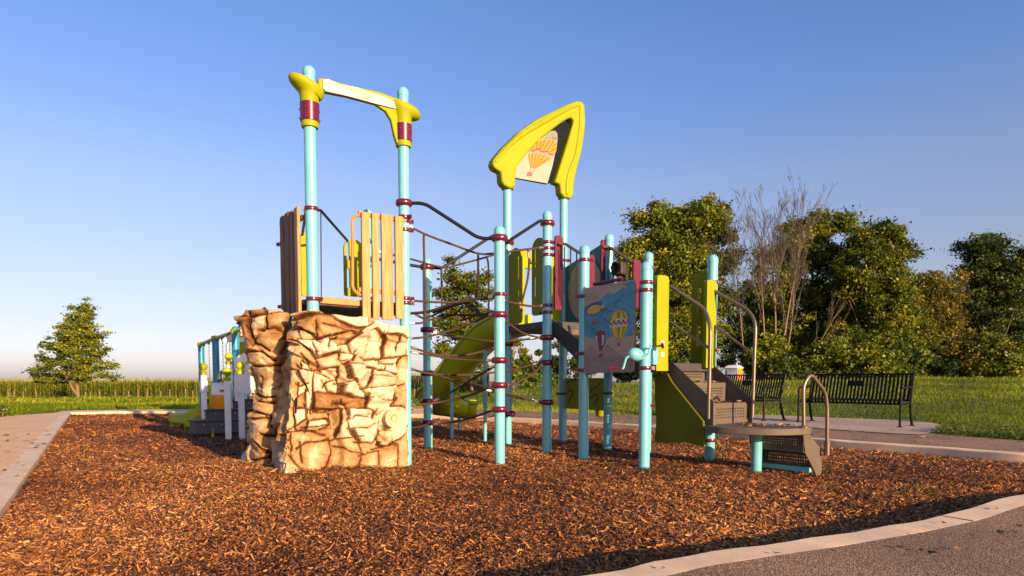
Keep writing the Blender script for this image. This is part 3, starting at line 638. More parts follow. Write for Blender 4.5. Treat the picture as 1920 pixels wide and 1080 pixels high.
# trees seen through the play structure
tree('young_tree', 'yellow green leafy tree behind the rope net and green slide', 'tree', 884, 30, 735, [(872, 528, 40, 40), (905, 560, 40, 46), (848, 585, 34, 44), (880, 640, 55, 48), (925, 620, 24, 44), (838, 640, 28, 44), (860, 690, 46, 34), (842, 540, 30, 34)], 25500, LEAF['ash'], 0.117, .34, 13, .09, None, zbase=.3)
tree('young_tree', 'small leafy tree in the gap right of the nearest blue post', 'tree', 962, 36, 730, [(958, 640, 20, 40), (968, 675, 22, 28)], 7650, LEAF['ash'], 0.125, .3, 16, .05, None, nlimb=10)
tree('young_tree', 'leafy tree behind the upper deck posts, left of the big maple', 'tree', 1078, 40, 725, [(1072, 655, 18, 44), (1090, 680, 25, 34)], 10200, LEAF['ash'], 0.140, .34, 14, .07, None, nlimb=10)
for px, py, rx, ry, mt, lab in ((982, 694, 24, 18, 'dark', 'low dark bush far off, left of the gap of sky under the upper deck'), (1018, 684, 20, 30, 'dark', 'dark rounded bush far off in the gap of sky under the upper deck'), (1043, 692, 18, 22, 'dark', 'dark bush far off beside the tall blue post under the upper deck')):
    tree('bush', lab, 'bush', px, 62, 725, [(px, py, rx, ry)], 5000, LEAF[mt], .26, .5, 12, .06, 'far bushes below the upper deck', nlimb=8)
for px, Y, py, rx, ry, lab in ((990, 27, 716, 32, 12, 'low leafy bush on the lawn crest left of the blue post'), (1035, 27.5, 717, 22, 11, 'low leafy bush on the lawn crest between two blue posts')):
    tree('bush', lab, 'bush', px, Y, 725, [(px, py, rx, ry)], 5950, LEAF['fresh'], 0.094, .2, 22, .03, None, nlimb=6)
# the young maple on the left lawn
tree('young_maple', 'lone young maple on the left lawn in front of the corn', 'tree', 148, 46, 748, [(163, 572, 6, 13), (161, 580, 9, 16), (157, 592, 14, 20), (152, 598, 18, 26), (165, 584, 9, 18), (135, 588, 9, 20), (122, 606, 14, 24), (172, 622, 24, 28), (140, 625, 30, 30), (106, 645, 26, 16), (150, 650, 46, 30), (182, 652, 22, 18), (84, 676, 22, 12), (196, 684, 20, 13), (140, 688, 64, 20), (108, 708, 42, 15), (180, 706, 36, 15), (140, 665, 50, 34), (150, 625, 32, 34)], 27200, LEAF['maple'], 0.133, .30, 20, .15, None, 'barkpale', fork=[(-.55, 1.3)], nlimb=34, flat=.45, depth=1.0)
# small plants at the far left lawn edge
tree('bush', 'small leafy plant at the far left edge of the lawn', 'bush', 5, 15.5, 772, [(4, 768, 12, 6)], 900, LEAF['fresh'], .05, .08, 60, .01, None, nlimb=4)

# ------------------------------------------------------------------ wire fence along the corn
def fence():
    root = empty('wire_fence', (-30, 66.5, float(terrain(-30, 66.5))), 'old wire fence on weathered wooden posts in front of the corn', 'fence')
    xs = []; px = -40
    while px < 480:
        xs.append(px); px += random.choice((11, 14, 17, 25, 30))
    xs += [766, 777, 786, 797]; tops = []
    for px in xs:
        x = XP(px, 66.5); z = float(terrain(x, 66.5)); h = random.uniform(1.0, 1.35); mb = MB(); ln = random.gauss(0, .06)
        mb.tube([(x, 66.5, z-.1), (x+ln*.5, 66.5, z+h*.5), (x+ln, 66.5, z+h)], [.062, .06, .055], 6); mb.build('fence_post', M['fencewood'], root); tops.append((x, z, h))
    w = MB()
    for hh in (.35, .7, 1.0):
        w.tube([(x, 66.44, z+hh+random.uniform(-.02, .02)) for x, z, h in tops[:-4]], .014, 4)
    w.build('wire', M['wire'], root)
fence()

# ------------------------------------------------------------------ benches
def bench_at(front_right, ldir, label, z, scale=1.06, L=1.85):
    """front-right leg position and the direction from right end to left end"""
    ld = Vector(ldir+(0,)).normalized(); rz = math.atan2(-ld.y, -ld.x)
    return (Vector((front_right[0], front_right[1], z)), rz, scale, label, L)
def make_bench(L=1.85):
    # local: x to the right end (right front leg at x=0,y=0), y to the back, z up
    root = empty_local('park_bench', (0, 0, 0), 'x', 'bench', 'black slatted steel benches')
    prof = [(.06, .385), (.035, .415), (.05, .445), (.12, .452), (.36, .425), (.43, .43), (.47, .47), (.515, .62), (.56, .78), (.59, .90)]
    pr = catmull([Vector((0, a, b)) for a, b in prof], 4)
    seat_n = [i for i, p in enumerate(pr) if p.y < .46][-1]
    def slats(lo, hi, name):
        mb = MB(); n = 27
        for i in range(n):
            x = -L+.045+(L-.09)*i/(n-1)
            pts = pr[lo:hi+1]; w = .019; t = .004
            for a, b in zip(pts, pts[1:]):
                d = (b-a).normalized(); nn = Vector((0, -d.z, d.y)); q = []
                for p in (a, b):
                    for sx, sn in ((-1, -1), (1, -1), (1, 1), (-1, 1)): q.append(p+Vector((x+sx*w, 0, 0))+nn*sn*t)
                mb.add(q, [(0, 1, 5, 4), (1, 2, 6, 5), (2, 3, 7, 6), (3, 0, 4, 7)])
        for p in (pr[lo], pr[hi]): mb.box((-L/2, p.y, p.z), (L-.03, .03, .028))
        if name == 'backrest':
            mb.box((-L/2-.05, .543, .735), (.26, .014, .10), Frame((0, 0, 0), (1, 0, 0), (0, .27, .96)))
        return mb.build(name, M['black'], root, smooth=False)
    slats(0, seat_n, 'seat'); slats(seat_n, len(pr)-1, 'backrest')
    for x in (0, -L):
        mb = MB(); mb.tube(bend([(x, .0, 0), (x, .0, .655), (x, .30, .665), (x, .545, .672)], .07), .021, 8); mb.box((x, 0, .006), (.07, .09, .012)); mb.build('armrest', M['black'], root)
        mb = MB(); mb.tube(catmull([(x, .60, 0), (x, .535, .13), (x, .475, .34), (x, .50, .55), (x, .555, .75), (x, .605, .91)], 5), .024, 8); mb.box((x, .60, .006), (.07, .10, .012)); mb.build('leg', M['black'], root)
        mb = MB(); mb.tube([(x, .0, .385), (x, .48, .40)], .018, 8); mb.build('seat_rail', M['black'], root)
    return root
zp = PZ+.013
specs = [bench_at((g2(1687, 801, zp)), (-.64, .77), 'nearest black slatted bench on the concrete pad, the rightmost one', zp),
         bench_at((g2(1432, 789, zp)), (-.44, .9), 'second black slatted bench, in front of the portable toilet', zp)]
_t = lambda px, Y: (XP(px, Y), Y)
b3 = _t(912, 23.0); specs.append(bench_at(b3, (-1, .12), 'black slatted bench on the lawn behind the green slide', float(terrain(*b3))+.02, 1.0))
b4 = _t(800, 25.0); specs.append(bench_at(b4, (-1, .05), 'far black bench half hidden by the rock and a blue post', float(terrain(*b4))+.02, .95))
proto = None
for loc, rz, sc, lab, L in specs:
    if proto is None: proto = make_bench(); o = proto
    else: o = copy_tree(proto)
    o.location = loc; o.rotation_euler = (0, 0, rz); o.scale = (1.0, 1.0, sc); o['label'] = lab

# ------------------------------------------------------------------ portable toilet
def toilet():
    Y = 50.0; x = XP(1374, Y); z = float(terrain(x, Y)); zt = ZP(Y, 684.5)-z; fr = Frame((x, Y, z), (.75, -.66, 0)); w = .98
    root = empty('portable_toilet', (x, Y, z), 'grey and orange portable toilet with white roof behind the second bench', 'toilet')
    h = zt-.26
    mb = MB(); hw = w/2
    mb.prism(Frame((x, Y, z), fr.x, (0, 0, 1)), [(-hw, 0), (hw, 0), (hw, h), (-hw, h)], -hw, hw, 0)
    mb.build('body', M['toiletgrey'], root, bevel=.03)
    for k in range(2):
        pass
    # sides: orange panels on the two flanks
    mb = MB()
    mb.box(fr(hw+.012, h/2, 0), (.02, w*.96, h*.97), fr); mb.build('side_wall', M['toiletorange'], root, bevel=.008)
    mb = MB(); mb.box(fr(-hw-.012, h/2, 0), (.02, w*.96, h*.97), fr); mb.build('side_wall', M['toiletorange'], root, bevel=.008)
    # door on the visible grey face
    sgn = 1 if fr.n.y < 0 else -1
    d = MB(); d.box(fr(0, h*.47, sgn*(hw+.015)), (w*.72, .03, h*.86), fr); dr = d.build('door', M['toiletgrey'], root, bevel=.01)
    s = MB(); pts = []
    for i in range(34):
        a = i*.33; rr = .30-.006*i; pts.append(fr(-.02+rr*math.cos(a), h*.72+rr*.55*math.sin(a), sgn*(hw+.034)))
    s.tube(pts[:20], .016, 4)
    for k, ax in enumerate((-.12, -.03, .06, .13)): s.tube([fr(ax, h*.68, sgn*(hw+.034)), fr(ax+.05, h*.76, sgn*(hw+.034)), fr(ax+.07, h*.69, sgn*(hw+.034))], .014, 4)
    s.build('logo', M['white'], dr)
    r = MB(); v = []; e = hw+.05
    for s_, zz in ((e, h), (e, h+.09), (e*.62, h+.24), (e*.2, h+.27)):
        for a, c in ((-s_, -s_), (s_, -s_), (s_, s_), (-s_, s_)): v.append(fr(a, zz, c))
    f = [(3, 2, 1, 0)]+[(4*i+k, 4*i+(k+1) % 4, 4*i+4+(k+1) % 4, 4*i+4+k) for i in range(3) for k in range(4)]+[(12, 13, 14, 15)]
    r.add(v, f); rf = r.build('roof', M['white'], root, bevel=.02); mb = MB(); mb.tube([fr(.3, h+.1, .3), fr(.3, h+.42, .3)], .05, 8); mb.build('vent_pipe', M['toiletgrey'], rf)
toilet()
# ------------------------------------------------------------------ climbing rock
def rock():
    def W(px, Y): return (XP(px, Y, 740), Y)
    lev = [-.25, 0, .45, .9, 1.3, 1.72]
    tab = [ # per control point: positions at each level
     [(-1.37, 8.0)]*6,
     [W(763, 7.55)]*6,
     [W(705, 7.16), W(705, 7.16), W(705, 7.20), W(705, 7.26), W(705, 7.24), W(705, 7.36)],
     [W(640, 6.88), W(640, 6.88), W(640, 6.92), W(642, 6.98), W(642, 6.93), W(642, 7.0)],
     [W(575, 6.66), W(575, 6.66), W(575, 6.70), W(580, 6.74), W(582, 6.70), W(590, 6.76)],
     [W(527, 6.56), W(527, 6.56), W(530, 6.60), W(537, 6.74), W(536, 6.74), W(552, 6.92)],
     [W(530, 7.0)]*3+[W(540, 7.1)]*2+[W(545, 7.2)],
     [W(528, 7.42)]*3+[W(536, 7.5)]*2+[W(538, 7.35)],
     [W(500, 7.22), W(500, 7.22), W(502, 7.26), W(508, 7.36), W(518, 7.16), W(528, 6.98)],
     [W(474, 7.30), W(474, 7.30), W(481, 7.36), W(494, 7.46), W(482, 7.22), W(464, 7.02)],
     [W(466, 7.95), W(466, 7.95), W(472, 7.95), W(482, 7.95), W(472, 7.75), W(460, 7.55)],
     [(-2.95, 8.5)]*6,
     [(-2.1, 8.75)]*6,
     [(-1.45, 8.45)]*6]
    ztop = [1.58, 1.60, 1.66, 1.69, 1.72, 1.66, 1.50, 1.46, 1.74, 1.77, 1.72, 1.55, 1.5, 1.5]
    K = len(tab); NZ = 235; tab = np.array(tab)
    # dense loop parameter
    base = np.array([tab[k][2] for k in range(K)])
    seglen = np.hypot(*(np.roll(base, -1, 0)-base).T); cum = np.concatenate([[0], np.cumsum(seglen)]); tot = cum[-1]
    NS = 620; 
    # more samples on visible part
    sv = np.concatenate([np.linspace(0, cum[10], 780, endpoint=False), np.linspace(cum[10], tot, 70, endpoint=False)]); NS = len(sv)
    def loop_at(zv):
        T = np.stack([[np.interp(zv, lev, tab[k, :, c]) for c in (0, 1)] for k in range(K)])   # K,2
        out = np.zeros((NS, 2)); si = np.clip(np.searchsorted(cum, sv, side='right')-1, 0, K-1); t = (sv-cum[si])/seglen[si]
        a, b, c, d = T[(si-1) % K], T[si], T[(si+1) % K], T[(si+2) % K]; t = t[:, None]
        cr = .5*((2*b)+(c-a)*t+(2*a-5*b+4*c-d)*t*t+(3*b-a-3*c+d)*t**3); ln = b*(1-t)+c*t
        return cr*.55+ln*.45
    si = np.clip(np.searchsorted(cum, sv, side='right')-1, 0, K-1); tt = (sv-cum[si])/seglen[si]
    zt = np.array([ztop[i]*(1-t)+ztop[(i+1) % K]*t for i, t in zip(si, tt)])
    zt = zt+(fbm(sv*2.2, sv*0+3, 4)-.5)*.07
    zz = np.linspace(0, 1, NZ)
    Z = -.25+(zt[None, :]+.25)*zz[:, None]
    XY = np.stack([[0, 0]]); PX = np.zeros((NZ, NS)); PY = np.zeros((NZ, NS))
    zl = np.linspace(-.25, 1.8, 60); loops = np.stack([loop_at(v) for v in zl])   # 60,NS,2
    for j in range(NS):
        PX[:, j] = np.interp(Z[:, j], zl, loops[:, j, 0]); PY[:, j] = np.interp(Z[:, j], zl, loops[:, j, 1])
    # outward normal in plan
    tx = np.roll(PX, -6, 1)-np.roll(PX, 6, 1); ty = np.roll(PY, -6, 1)-np.roll(PY, 6, 1); L = np.hypot(tx, ty)+1e-9; nx, ny = -ty/L, tx/L
    cx, cy = PX.mean(), PY.mean()
    if ((PX-cx)*nx+(PY-cy)*ny).mean() < 0: nx, ny = -nx, -ny
    S = np.broadcast_to(sv, (NZ, NS)).copy()
    # stones: a weighted tiling of wide blocky stones with straight edges, each its own tilted facet
    rd = np.random.default_rng(8); keep = []; rad = []; AS = 1.65
    for r0, tries in ((.27, 50), (.19, 160), (.125, 600), (.075, 2200)):
        for _ in range(tries):
            a_, b_ = rd.uniform(0, tot), rd.uniform(-.5, 2.0)
            if all((min(abs(a_-k[0]), tot-abs(a_-k[0]))/AS)**2+(b_-k[1])**2 > ((r0+q)*.52)**2 for k, q in zip(keep, rad)): keep.append((a_, b_)); rad.append(r0)
    cs, cz = np.array(keep).T; rad = np.array(rad); nc = len(rad)
    shear = .34*(np.clip(S, 0, cum[6])-cum[3])*sstep((Z-.75)/.5)+.10*np.sin(S*2.3)
    ws = S+(fbm(S*3.0, Z*3.0, 41)-.5)*.10+(fbm(S*11, Z*11, 42)-.5)*.030; wz = Z-shear+(fbm(S*3.0, Z*3.0, 43)-.5)*.10+(fbm(S*11, Z*11, 44)-.5)*.024
    def tiling(xs, zs, rr, ws, wz, asp):
        D1 = np.full(S.shape, 9., np.float32); D2 = D1.copy(); I1 = np.zeros(S.shape, np.int32); I2 = I1.copy(); w32 = ws.astype(np.float32); z32 = wz.astype(np.float32)
        for i in range(len(xs)):
            a = w32-np.float32(xs[i]); a = ((a+np.float32(tot/2)) % np.float32(tot)-np.float32(tot/2))/np.float32(asp); d = a*a+(z32-np.float32(zs[i]))**2-np.float32(rr[i]**2*.30)
            c1 = d < D1; c2 = (d < D2) & ~c1; I2 = np.where(c1, I1, np.where(c2, i, I2)); D2 = np.where(c1, D1, np.where(c2, d, D2)); I1 = np.where(c1, i, I1); D1 = np.where(c1, d, D1)
        gx = xs[I1]-xs[I2]; gx = ((gx+tot/2) % tot-tot/2)/asp; return I1, (D2-D1)/(2*np.hypot(gx, zs[I1]-zs[I2])+1e-6)
    ID, E = tiling(cs, cz, rad, ws, wz, AS)
    # crack lines of the front and the left pillar, surveyed from the photo and laid on the surface
    A = lambda *p: [(450+x/3.27, 570+y/3.27) for x, y in p]; B = lambda *p: [(600+x/3.378, 570+y/3.378) for x, y in p]
    cracks = [B((0,60),(60,75),(130,120),(190,165),(240,165),(250,110)), B((20,135),(120,165),(200,195),(280,150),(310,115)), B((310,110),(330,145),(400,185),(480,200),(575,220)), B((200,200),(270,215),(290,200),(330,160)), B((270,215),(275,300),(340,340),(385,355)), B((405,190),(400,260),(385,355)), B((500,225),(495,330),(400,345)), B((495,330),(570,320)), B((0,225),(50,210),(120,190)), B((30,270),(40,230),(80,265),(150,255),(190,210)), B((80,265),(85,300),(155,315),(195,325)), B((150,265),(200,330),(260,365),(340,350)), B((0,330),(90,305)), B((115,320),(120,360),(180,370),(195,330)), B((120,370),(150,385),(250,390),(345,440),(480,465)), B((260,365),(300,395),(405,420),(420,390),(380,360)), B((160,400),(180,460),(260,520),(300,525),(340,460)), B((345,440),(335,510)), B((390,345),(390,375),(460,380),(500,345)), B((405,420),(480,455),(490,380)), B((475,465),(475,520),(575,500)), B((300,530),(400,520),(470,515)), B((0,410),(110,405),(130,440),(135,490)), B((40,510),(60,490),(120,475),(130,510),(125,560),(60,555),(40,510)), B((130,500),(200,490),(260,530),(290,545),(300,590)), B((0,560),(120,565),(200,585),(300,590)), B((300,590),(290,660),(180,655),(0,670)), B((300,560),(350,570),(400,605),(465,610),(470,540)), B((465,610),(440,645),(575,665)), B((75,640),(70,700),(100,800),(130,860)), B((135,630),(150,740),(135,850)), B((130,630),(180,640),(190,720),(210,790),(240,840)), B((290,660),(330,680),(355,690)), B((205,720),(240,700),(320,710),(355,745),(300,785),(210,780)), B((355,690),(355,745),(400,770),(575,780)), B((395,770),(395,830),(350,880),(265,875)), B((240,840),(265,880),(285,960),(265,1040)), B((130,850),(240,840)), B((125,900),(160,900),(270,945)), B((395,790),(480,800),(495,870)), B((395,830),(380,890),(420,900),(440,870),(400,815)), B((500,865),(575,790)), B((370,910),(430,890),(510,880),(515,1030)), B((285,960),(390,930),(395,1030)), B((0,680),(60,680),(75,760),(0,790)), B((0,870),(60,855),(80,940),(60,1040)),
      A((270,110),(350,95),(470,55)), A((350,100),(360,135),(450,190),(470,220)), A((270,110),(330,140),(360,150)), A((460,130),(465,220),(556,215)), A((240,200),(300,215),(360,230),(440,290),(500,390)), A((290,190),(350,215),(470,220)), A((450,255),(470,335),(556,310)), A((265,300),(370,300),(400,330),(415,370)), A((355,390),(375,340),(415,370)), A((230,380),(280,395),(345,395),(380,400)), A((345,395),(385,480),(420,525)), A((265,490),(330,485),(345,500),(395,490)), A((285,565),(345,570),(395,540)), A((345,500),(340,640)), A((400,540),(410,600),(415,640)), A((455,410),(460,480),(450,640)), A((270,650),(340,640),(410,640),(556,650)), A((325,650),(345,750)), A((400,645),(410,700),(345,750),(280,775)), A((410,755),(420,710),(540,700)), A((410,755),(500,745),(556,730)), A((260,800),(310,780),(310,830),(260,860)), A((310,780),(400,770),(500,800)), A((235,950),(310,940),(320,880),(310,830)), A((310,940),(360,1000),(440,1060)), A((370,870),(400,850),(556,835)), A((370,870),(380,950)), A((456,410),(556,440)), A((380,400),(455,410)),
      A((0,60),(60,80),(180,70),(260,50)), A((60,80),(65,130),(110,230)), A((175,75),(180,140),(110,240)), A((70,160),(110,240),(170,280)), A((170,160),(220,150),(240,200),(265,290)), A((80,290),(150,300),(190,340)), A((90,370),(160,390),(220,380)), A((100,460),(160,450),(165,520)), A((130,550),(170,580),(275,570)), A((135,600),(180,610)), A((130,660),(190,690),(270,690)), A((110,710),(190,700),(200,800),(270,800)), A((75,830),(150,800),(200,810)), A((65,880),(120,850),(180,910),(270,890)), A((95,960),(180,930),(185,1040))]
    zc = Z-CAMZ; dpt = PY*math.cos(PITCH)-zc*math.sin(PITCH); QX = 960+FPX*PX/dpt; QY = PPY-FPX*(PY*math.sin(PITCH)+zc*math.cos(PITCH))/dpt
    facing = (nx*(0-PX)+ny*(0-PY)) > -.1*np.hypot(PX, PY); okm = facing & (S > cum[1]-.1) & (S < cum[10])
    bad = np.where(okm, 0, 1e6)
    def put(p):
        k = np.argmin((QX-p[0])**2+(QY-p[1])**2+bad); return (S.flat[k], Z.flat[k])
    ET = np.full(S.shape, 9.)
    w1 = S+(fbm(S*9, Z*9, 42)-.5)*.028+(fbm(S*30, Z*30, 47)-.5)*.010; w2 = Z+(fbm(S*9, Z*9, 44)-.5)*.028+(fbm(S*30, Z*30, 48)-.5)*.010
    for ln in cracks:
        q = [put(p) for p in ln]
        for e0_, e1_ in ((0, 1), (-1, -2)):   # run each end on a little so that cracks meet
            vx, vz = q[e0_][0]-q[e1_][0], q[e0_][1]-q[e1_][1]; lv = math.hypot(vx, vz)+1e-9
            if lv < .4: x_ = (q[e0_][0]+vx/lv*.045, q[e0_][1]+vz/lv*.045); q = [x_]+q if e0_ == 0 else q+[x_]
        for (x1, y1), (x2, y2) in zip(q, q[1:]):
            dx, dy = x2-x1, y2-y1; L2 = dx*dx+dy*dy
            if L2 < 1e-9 or L2 > .16: continue
            lo = (np.abs(S-(x1+x2)/2) < abs(dx)/2+.3) & (np.abs(Z-(y1+y2)/2) < abs(dy)/2+.3)
            t = np.clip(((w1[lo]-x1)*dx+(w2[lo]-y1)*dy)/L2, 0, 1); ET[lo] = np.minimum(ET[lo], np.hypot(w1[lo]-x1-t*dx, w2[lo]-y1-t*dy))
    ET = np.minimum(ET, .3)
    # label the pieces between the cracks
    vis = (S > cum[1]-.02) & (S < cum[9]+.12); free = (ET > .008) & vis; lab = -np.ones(S.shape, np.int32); fl = free.ravel().tolist(); lb = lab.ravel(); NZ_, NS_ = S.shape; nl_ = 0
    for st_ in range(0, NZ_*NS_, 3):
        if fl[st_] and lb[st_] < 0:
            stack = [st_]; lb[st_] = nl_
            while stack:
                k = stack.pop(); r_, c_ = divmod(k, NS_)
                for m_ in ((k-NS_ if r_ else -1), (k+NS_ if r_ < NZ_-1 else -1), (k-1 if c_ else -1), (k+1 if c_ < NS_-1 else -1)):
                    if m_ >= 0 and fl[m_] and lb[m_] < 0: lb[m_] = nl_; stack.append(m_)
            nl_ += 1
    lab = lb.reshape(S.shape)
    for _ in range(6):
        for sh, ax in ((1, 0), (-1, 0), (1, 1), (-1, 1)):
            o_ = np.roll(lab, sh, ax); lab = np.where((lab < 0) & vis, o_, lab)
    use = vis & (lab >= 0); ID = np.where(use, nc+lab, ID); E = np.where(use, np.minimum(ET, .12), E)
    cs = np.concatenate([cs, np.array([S[lab == k].mean() if (lab == k).any() else 0 for k in range(nl_)])]); cz = np.concatenate([cz, np.array([wz[lab == k].mean() if (lab == k).any() else 0 for k in range(nl_)])]); nc0 = nc; nc = nc+nl_
    # finer facets inside each stone
    NF = 420; fs_, fz_ = rd.uniform(0, tot, NF), rd.uniform(-.3, 1.9, NF); wa = S+(fbm(S*6, Z*6, 45)-.5)*.06; wb = Z+(fbm(S*6, Z*6, 46)-.5)*.06
    IF, EF = tiling(fs_, fz_, np.zeros(NF), wa, wb, 1.3)
    fa, fb_ = rd.normal(0, .24, NF), rd.normal(0, .24, NF)
    a2 = wa-fs_[IF]; a2 = (a2+tot/2) % tot-tot/2; facet = np.clip(fa[IF]*a2+fb_[IF]*(wb-fz_[IF]), -.05, .05)
    off = rd.normal(0, .034, nc); g1 = rd.normal(0, .40, nc); g2_ = rd.normal(-.16, .42, nc)
    a = ws-cs[ID]; a = (a+tot/2) % tot-tot/2; b = wz-cz[ID]
    edge = np.clip(E/.016, 0, 1); disp = (off[ID]+np.clip(g1[ID]*a+g2_[ID]*b, -.075, .075)+facet)*(.75+.25*sstep(edge))-.034*np.exp(-(E/.0075)**2)-.008*np.exp(-(E/.020)**2)
    disp += (fbm(S*2.0, Z*2.0, 51)-.5)*.09+(fbm(S*14, Z*14, 52)-.5)*.014-np.abs(fbm(S*5+7, Z*9, 53)-.5)*.045+(fbm(S*40, Z*40, 54)-.5)*.007
    # the bigger masses: a cleft, a lower left block and an overhanging upper shelf
    disp += -.10*np.exp(-((S-cum[3]-.02+.05*np.sin(Z*7))/.035)**2)*sstep((.80-Z)/.1)
    disp += .05*sstep((S-cum[3]-.06)/.05)*sstep((cum[5]-S)/.05)*sstep((.50-Z)/.04)
    disp += .07*sstep((Z-(1.02+.45*(S-cum[3])))/.03)*sstep((S-cum[2]-.12)/.1)*sstep((cum[5]+.1-S)/.1)
    disp += .05*sstep((Z-1.42)/.03)*sstep((cum[4]-S)/.1)*sstep((S-cum[1]+.05)/.1)
    disp -= .03*sstep(1-np.abs(Z-.72)/.05)*sstep((cum[4]-S)/.2)*sstep((S-cum[1])/.2)
    # ledges of the bigger masses on the front face
    front = np.exp(-((S-np.interp(2.0, range(K+1), cum))/.6)**2)
    rt = np.minimum(np.abs(S-cum[1]), 9); disp = disp*(.25+.75*sstep(rt/.18)); disp = np.where(S < cum[1]-.02, disp*.3, disp)
    fade = sstep((Z+.25)/.2); PX2 = PX+nx*disp; PY2 = PY+ny*disp; PZ2 = Z+disp*.15*(Z > .2)
    # cap rows
    spine = np.array([W(770, 8.0), W(765, 8.0), W(715, 7.75), W(660, 7.55), W(610, 7.35), W(575, 7.3), W(565, 7.45), W(550, 7.6), W(515, 7.4), W(480, 7.4), W(490, 7.7), (-2.5, 7.9), (-2.0, 8.0), (-1.5, 8.0)])
    sp = np.array([spine[i]*(1-t)+spine[(i+1) % K]*t for i, t in zip(si, tt)])
    NC = 26; rx, ry, rz = [PX2], [PY2], [PZ2]; rE, rI = [E], [ID]
    for c in range(1, NC+1):
        t = c/NC; bump = (fbm(sv*3+c*.12, sv*0+c*.16, 61)-.5)*.06
        rx.append((PX2[-1]*(1-t)+sp[:, 0]*t)[None]); ry.append((PY2[-1]*(1-t)+sp[:, 1]*t)[None]); rz.append((PZ2[-1]+.04*math.sin(t*1.6)-.03*t+bump*min(1, t*4))[None]); rE.append(E[-1:]); rI.append(ID[-1:])
    X, Y, ZZ, EE, II = [np.concatenate(q) for q in (rx, ry, rz, rE, rI)]
    nr = X.shape[0]; idx = np.arange(nr*NS).reshape(nr, NS); nxt = np.roll(idx, -1, 1)
    f = np.stack([idx[:-1], nxt[:-1], nxt[1:], idx[1:]], -1).reshape(-1, 4)
    # outward winding
    p = [np.array([X.flat[i], Y.flat[i], ZZ.flat[i]]) for i in f[NS*20+150]]; nn = np.cross(p[1]-p[0], p[3]-p[0])
    if nn[0]*(p[0][0]-cx)+nn[1]*(p[0][1]-cy) < 0: f = f[:, ::-1]
    tone = rd.beta(1.3, 2.2, nc); tone[nc0:] = rd.beta(1.2, 3.4, nc-nc0)
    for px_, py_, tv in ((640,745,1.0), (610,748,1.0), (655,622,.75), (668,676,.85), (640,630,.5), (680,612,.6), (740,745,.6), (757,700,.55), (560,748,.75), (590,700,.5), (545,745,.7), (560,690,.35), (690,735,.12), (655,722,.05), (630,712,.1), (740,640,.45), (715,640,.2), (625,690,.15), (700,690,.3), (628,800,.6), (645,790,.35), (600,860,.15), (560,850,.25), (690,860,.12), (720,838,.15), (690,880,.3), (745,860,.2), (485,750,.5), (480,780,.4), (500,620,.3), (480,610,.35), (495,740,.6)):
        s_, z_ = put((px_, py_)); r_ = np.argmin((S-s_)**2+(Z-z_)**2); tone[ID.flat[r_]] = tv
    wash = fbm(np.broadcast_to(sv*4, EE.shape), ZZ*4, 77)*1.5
    m, nt, bs = new_mat('sculpted_rock'); N = nt.nodes; Lk = nt.links
    at = N.new('ShaderNodeAttribute'); at.attribute_name = 'tone'; ae = N.new('ShaderNodeAttribute'); ae.attribute_name = 'seam'
    tc = N.new('ShaderNodeTexCoord'); n1 = N.new('ShaderNodeTexNoise'); n1.inputs['Scale'].default_value = 3.6; n1.inputs['Detail'].default_value = 7; n1.inputs['Roughness'].default_value = .7; Lk.new(tc.outputs['Object'], n1.inputs['Vector'])
    ad = N.new('ShaderNodeMath'); ad.operation = 'MULTIPLY_ADD'; Lk.new(n1.outputs['Fac'], ad.inputs[0]); ad.inputs[1].default_value = 1.7; ad.inputs[2].default_value = -.90
    s2 = N.new('ShaderNodeMath'); s2.operation = 'ADD'; Lk.new(ad.outputs[0], s2.inputs[0]); Lk.new(at.outputs['Fac'], s2.inputs[1])
    r = N.new('ShaderNodeValToRGB'); Lk.new(s2.outputs[0], r.inputs[0]); e = r.color_ramp.elements
    st = [(.08, (.55, .47, .34)), (.42, (.50, .39, .25)), (.70, (.36, .21, .09)), (.98, (.22, .10, .03))]
    while len(e) < 4: e.new(.5)
    for i, (q, c) in enumerate(st): e[i].position = q; e[i].color = c+(1,)
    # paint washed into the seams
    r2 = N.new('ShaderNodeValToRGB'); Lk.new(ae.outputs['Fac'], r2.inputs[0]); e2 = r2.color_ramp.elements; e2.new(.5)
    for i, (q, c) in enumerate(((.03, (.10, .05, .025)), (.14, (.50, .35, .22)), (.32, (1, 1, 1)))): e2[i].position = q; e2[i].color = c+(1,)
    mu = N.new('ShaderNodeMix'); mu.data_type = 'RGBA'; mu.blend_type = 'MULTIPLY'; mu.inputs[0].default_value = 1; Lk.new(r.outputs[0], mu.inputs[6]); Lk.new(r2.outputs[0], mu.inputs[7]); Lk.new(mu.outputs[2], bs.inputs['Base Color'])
    bs.inputs['Roughness'].default_value = .8; bs.inputs['Specular IOR Level'].default_value = .3
    n3 = N.new('ShaderNodeTexNoise'); n3.inputs['Scale'].default_value = 60; n3.inputs['Detail'].default_value = 5; Lk.new(tc.outputs['Object'], n3.inputs['Vector']); bp = N.new('ShaderNodeBump'); bp.inputs['Strength'].default_value = .45; bp.inputs['Distance'].default_value = .012; Lk.new(n3.outputs['Fac'], bp.inputs['Height']); Lk.new(bp.outputs[0], bs.inputs['Normal'])
    root = empty('climbing_rock', (-2.1, 7.3, 0), 'big cream and brown sculpted climbing boulder below the wooden tower', 'climbing rock')
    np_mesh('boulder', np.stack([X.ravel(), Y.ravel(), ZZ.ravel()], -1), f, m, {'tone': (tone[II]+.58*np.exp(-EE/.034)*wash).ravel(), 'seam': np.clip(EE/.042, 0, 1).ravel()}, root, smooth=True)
    # carved fossil roundel
    c0 = P(737, 784, 7.33); nrm = Vector((.55, -.83, 0)).normalized(); fr = Frame(c0, nrm.cross(Vector((0, 0, 1)))*-1, (0, 0, 1), nrm); mb = MB(); nseg = 96; pts = []; rr = [0, .028, .034, .04, .085, .092, .10, .104, .108]; 
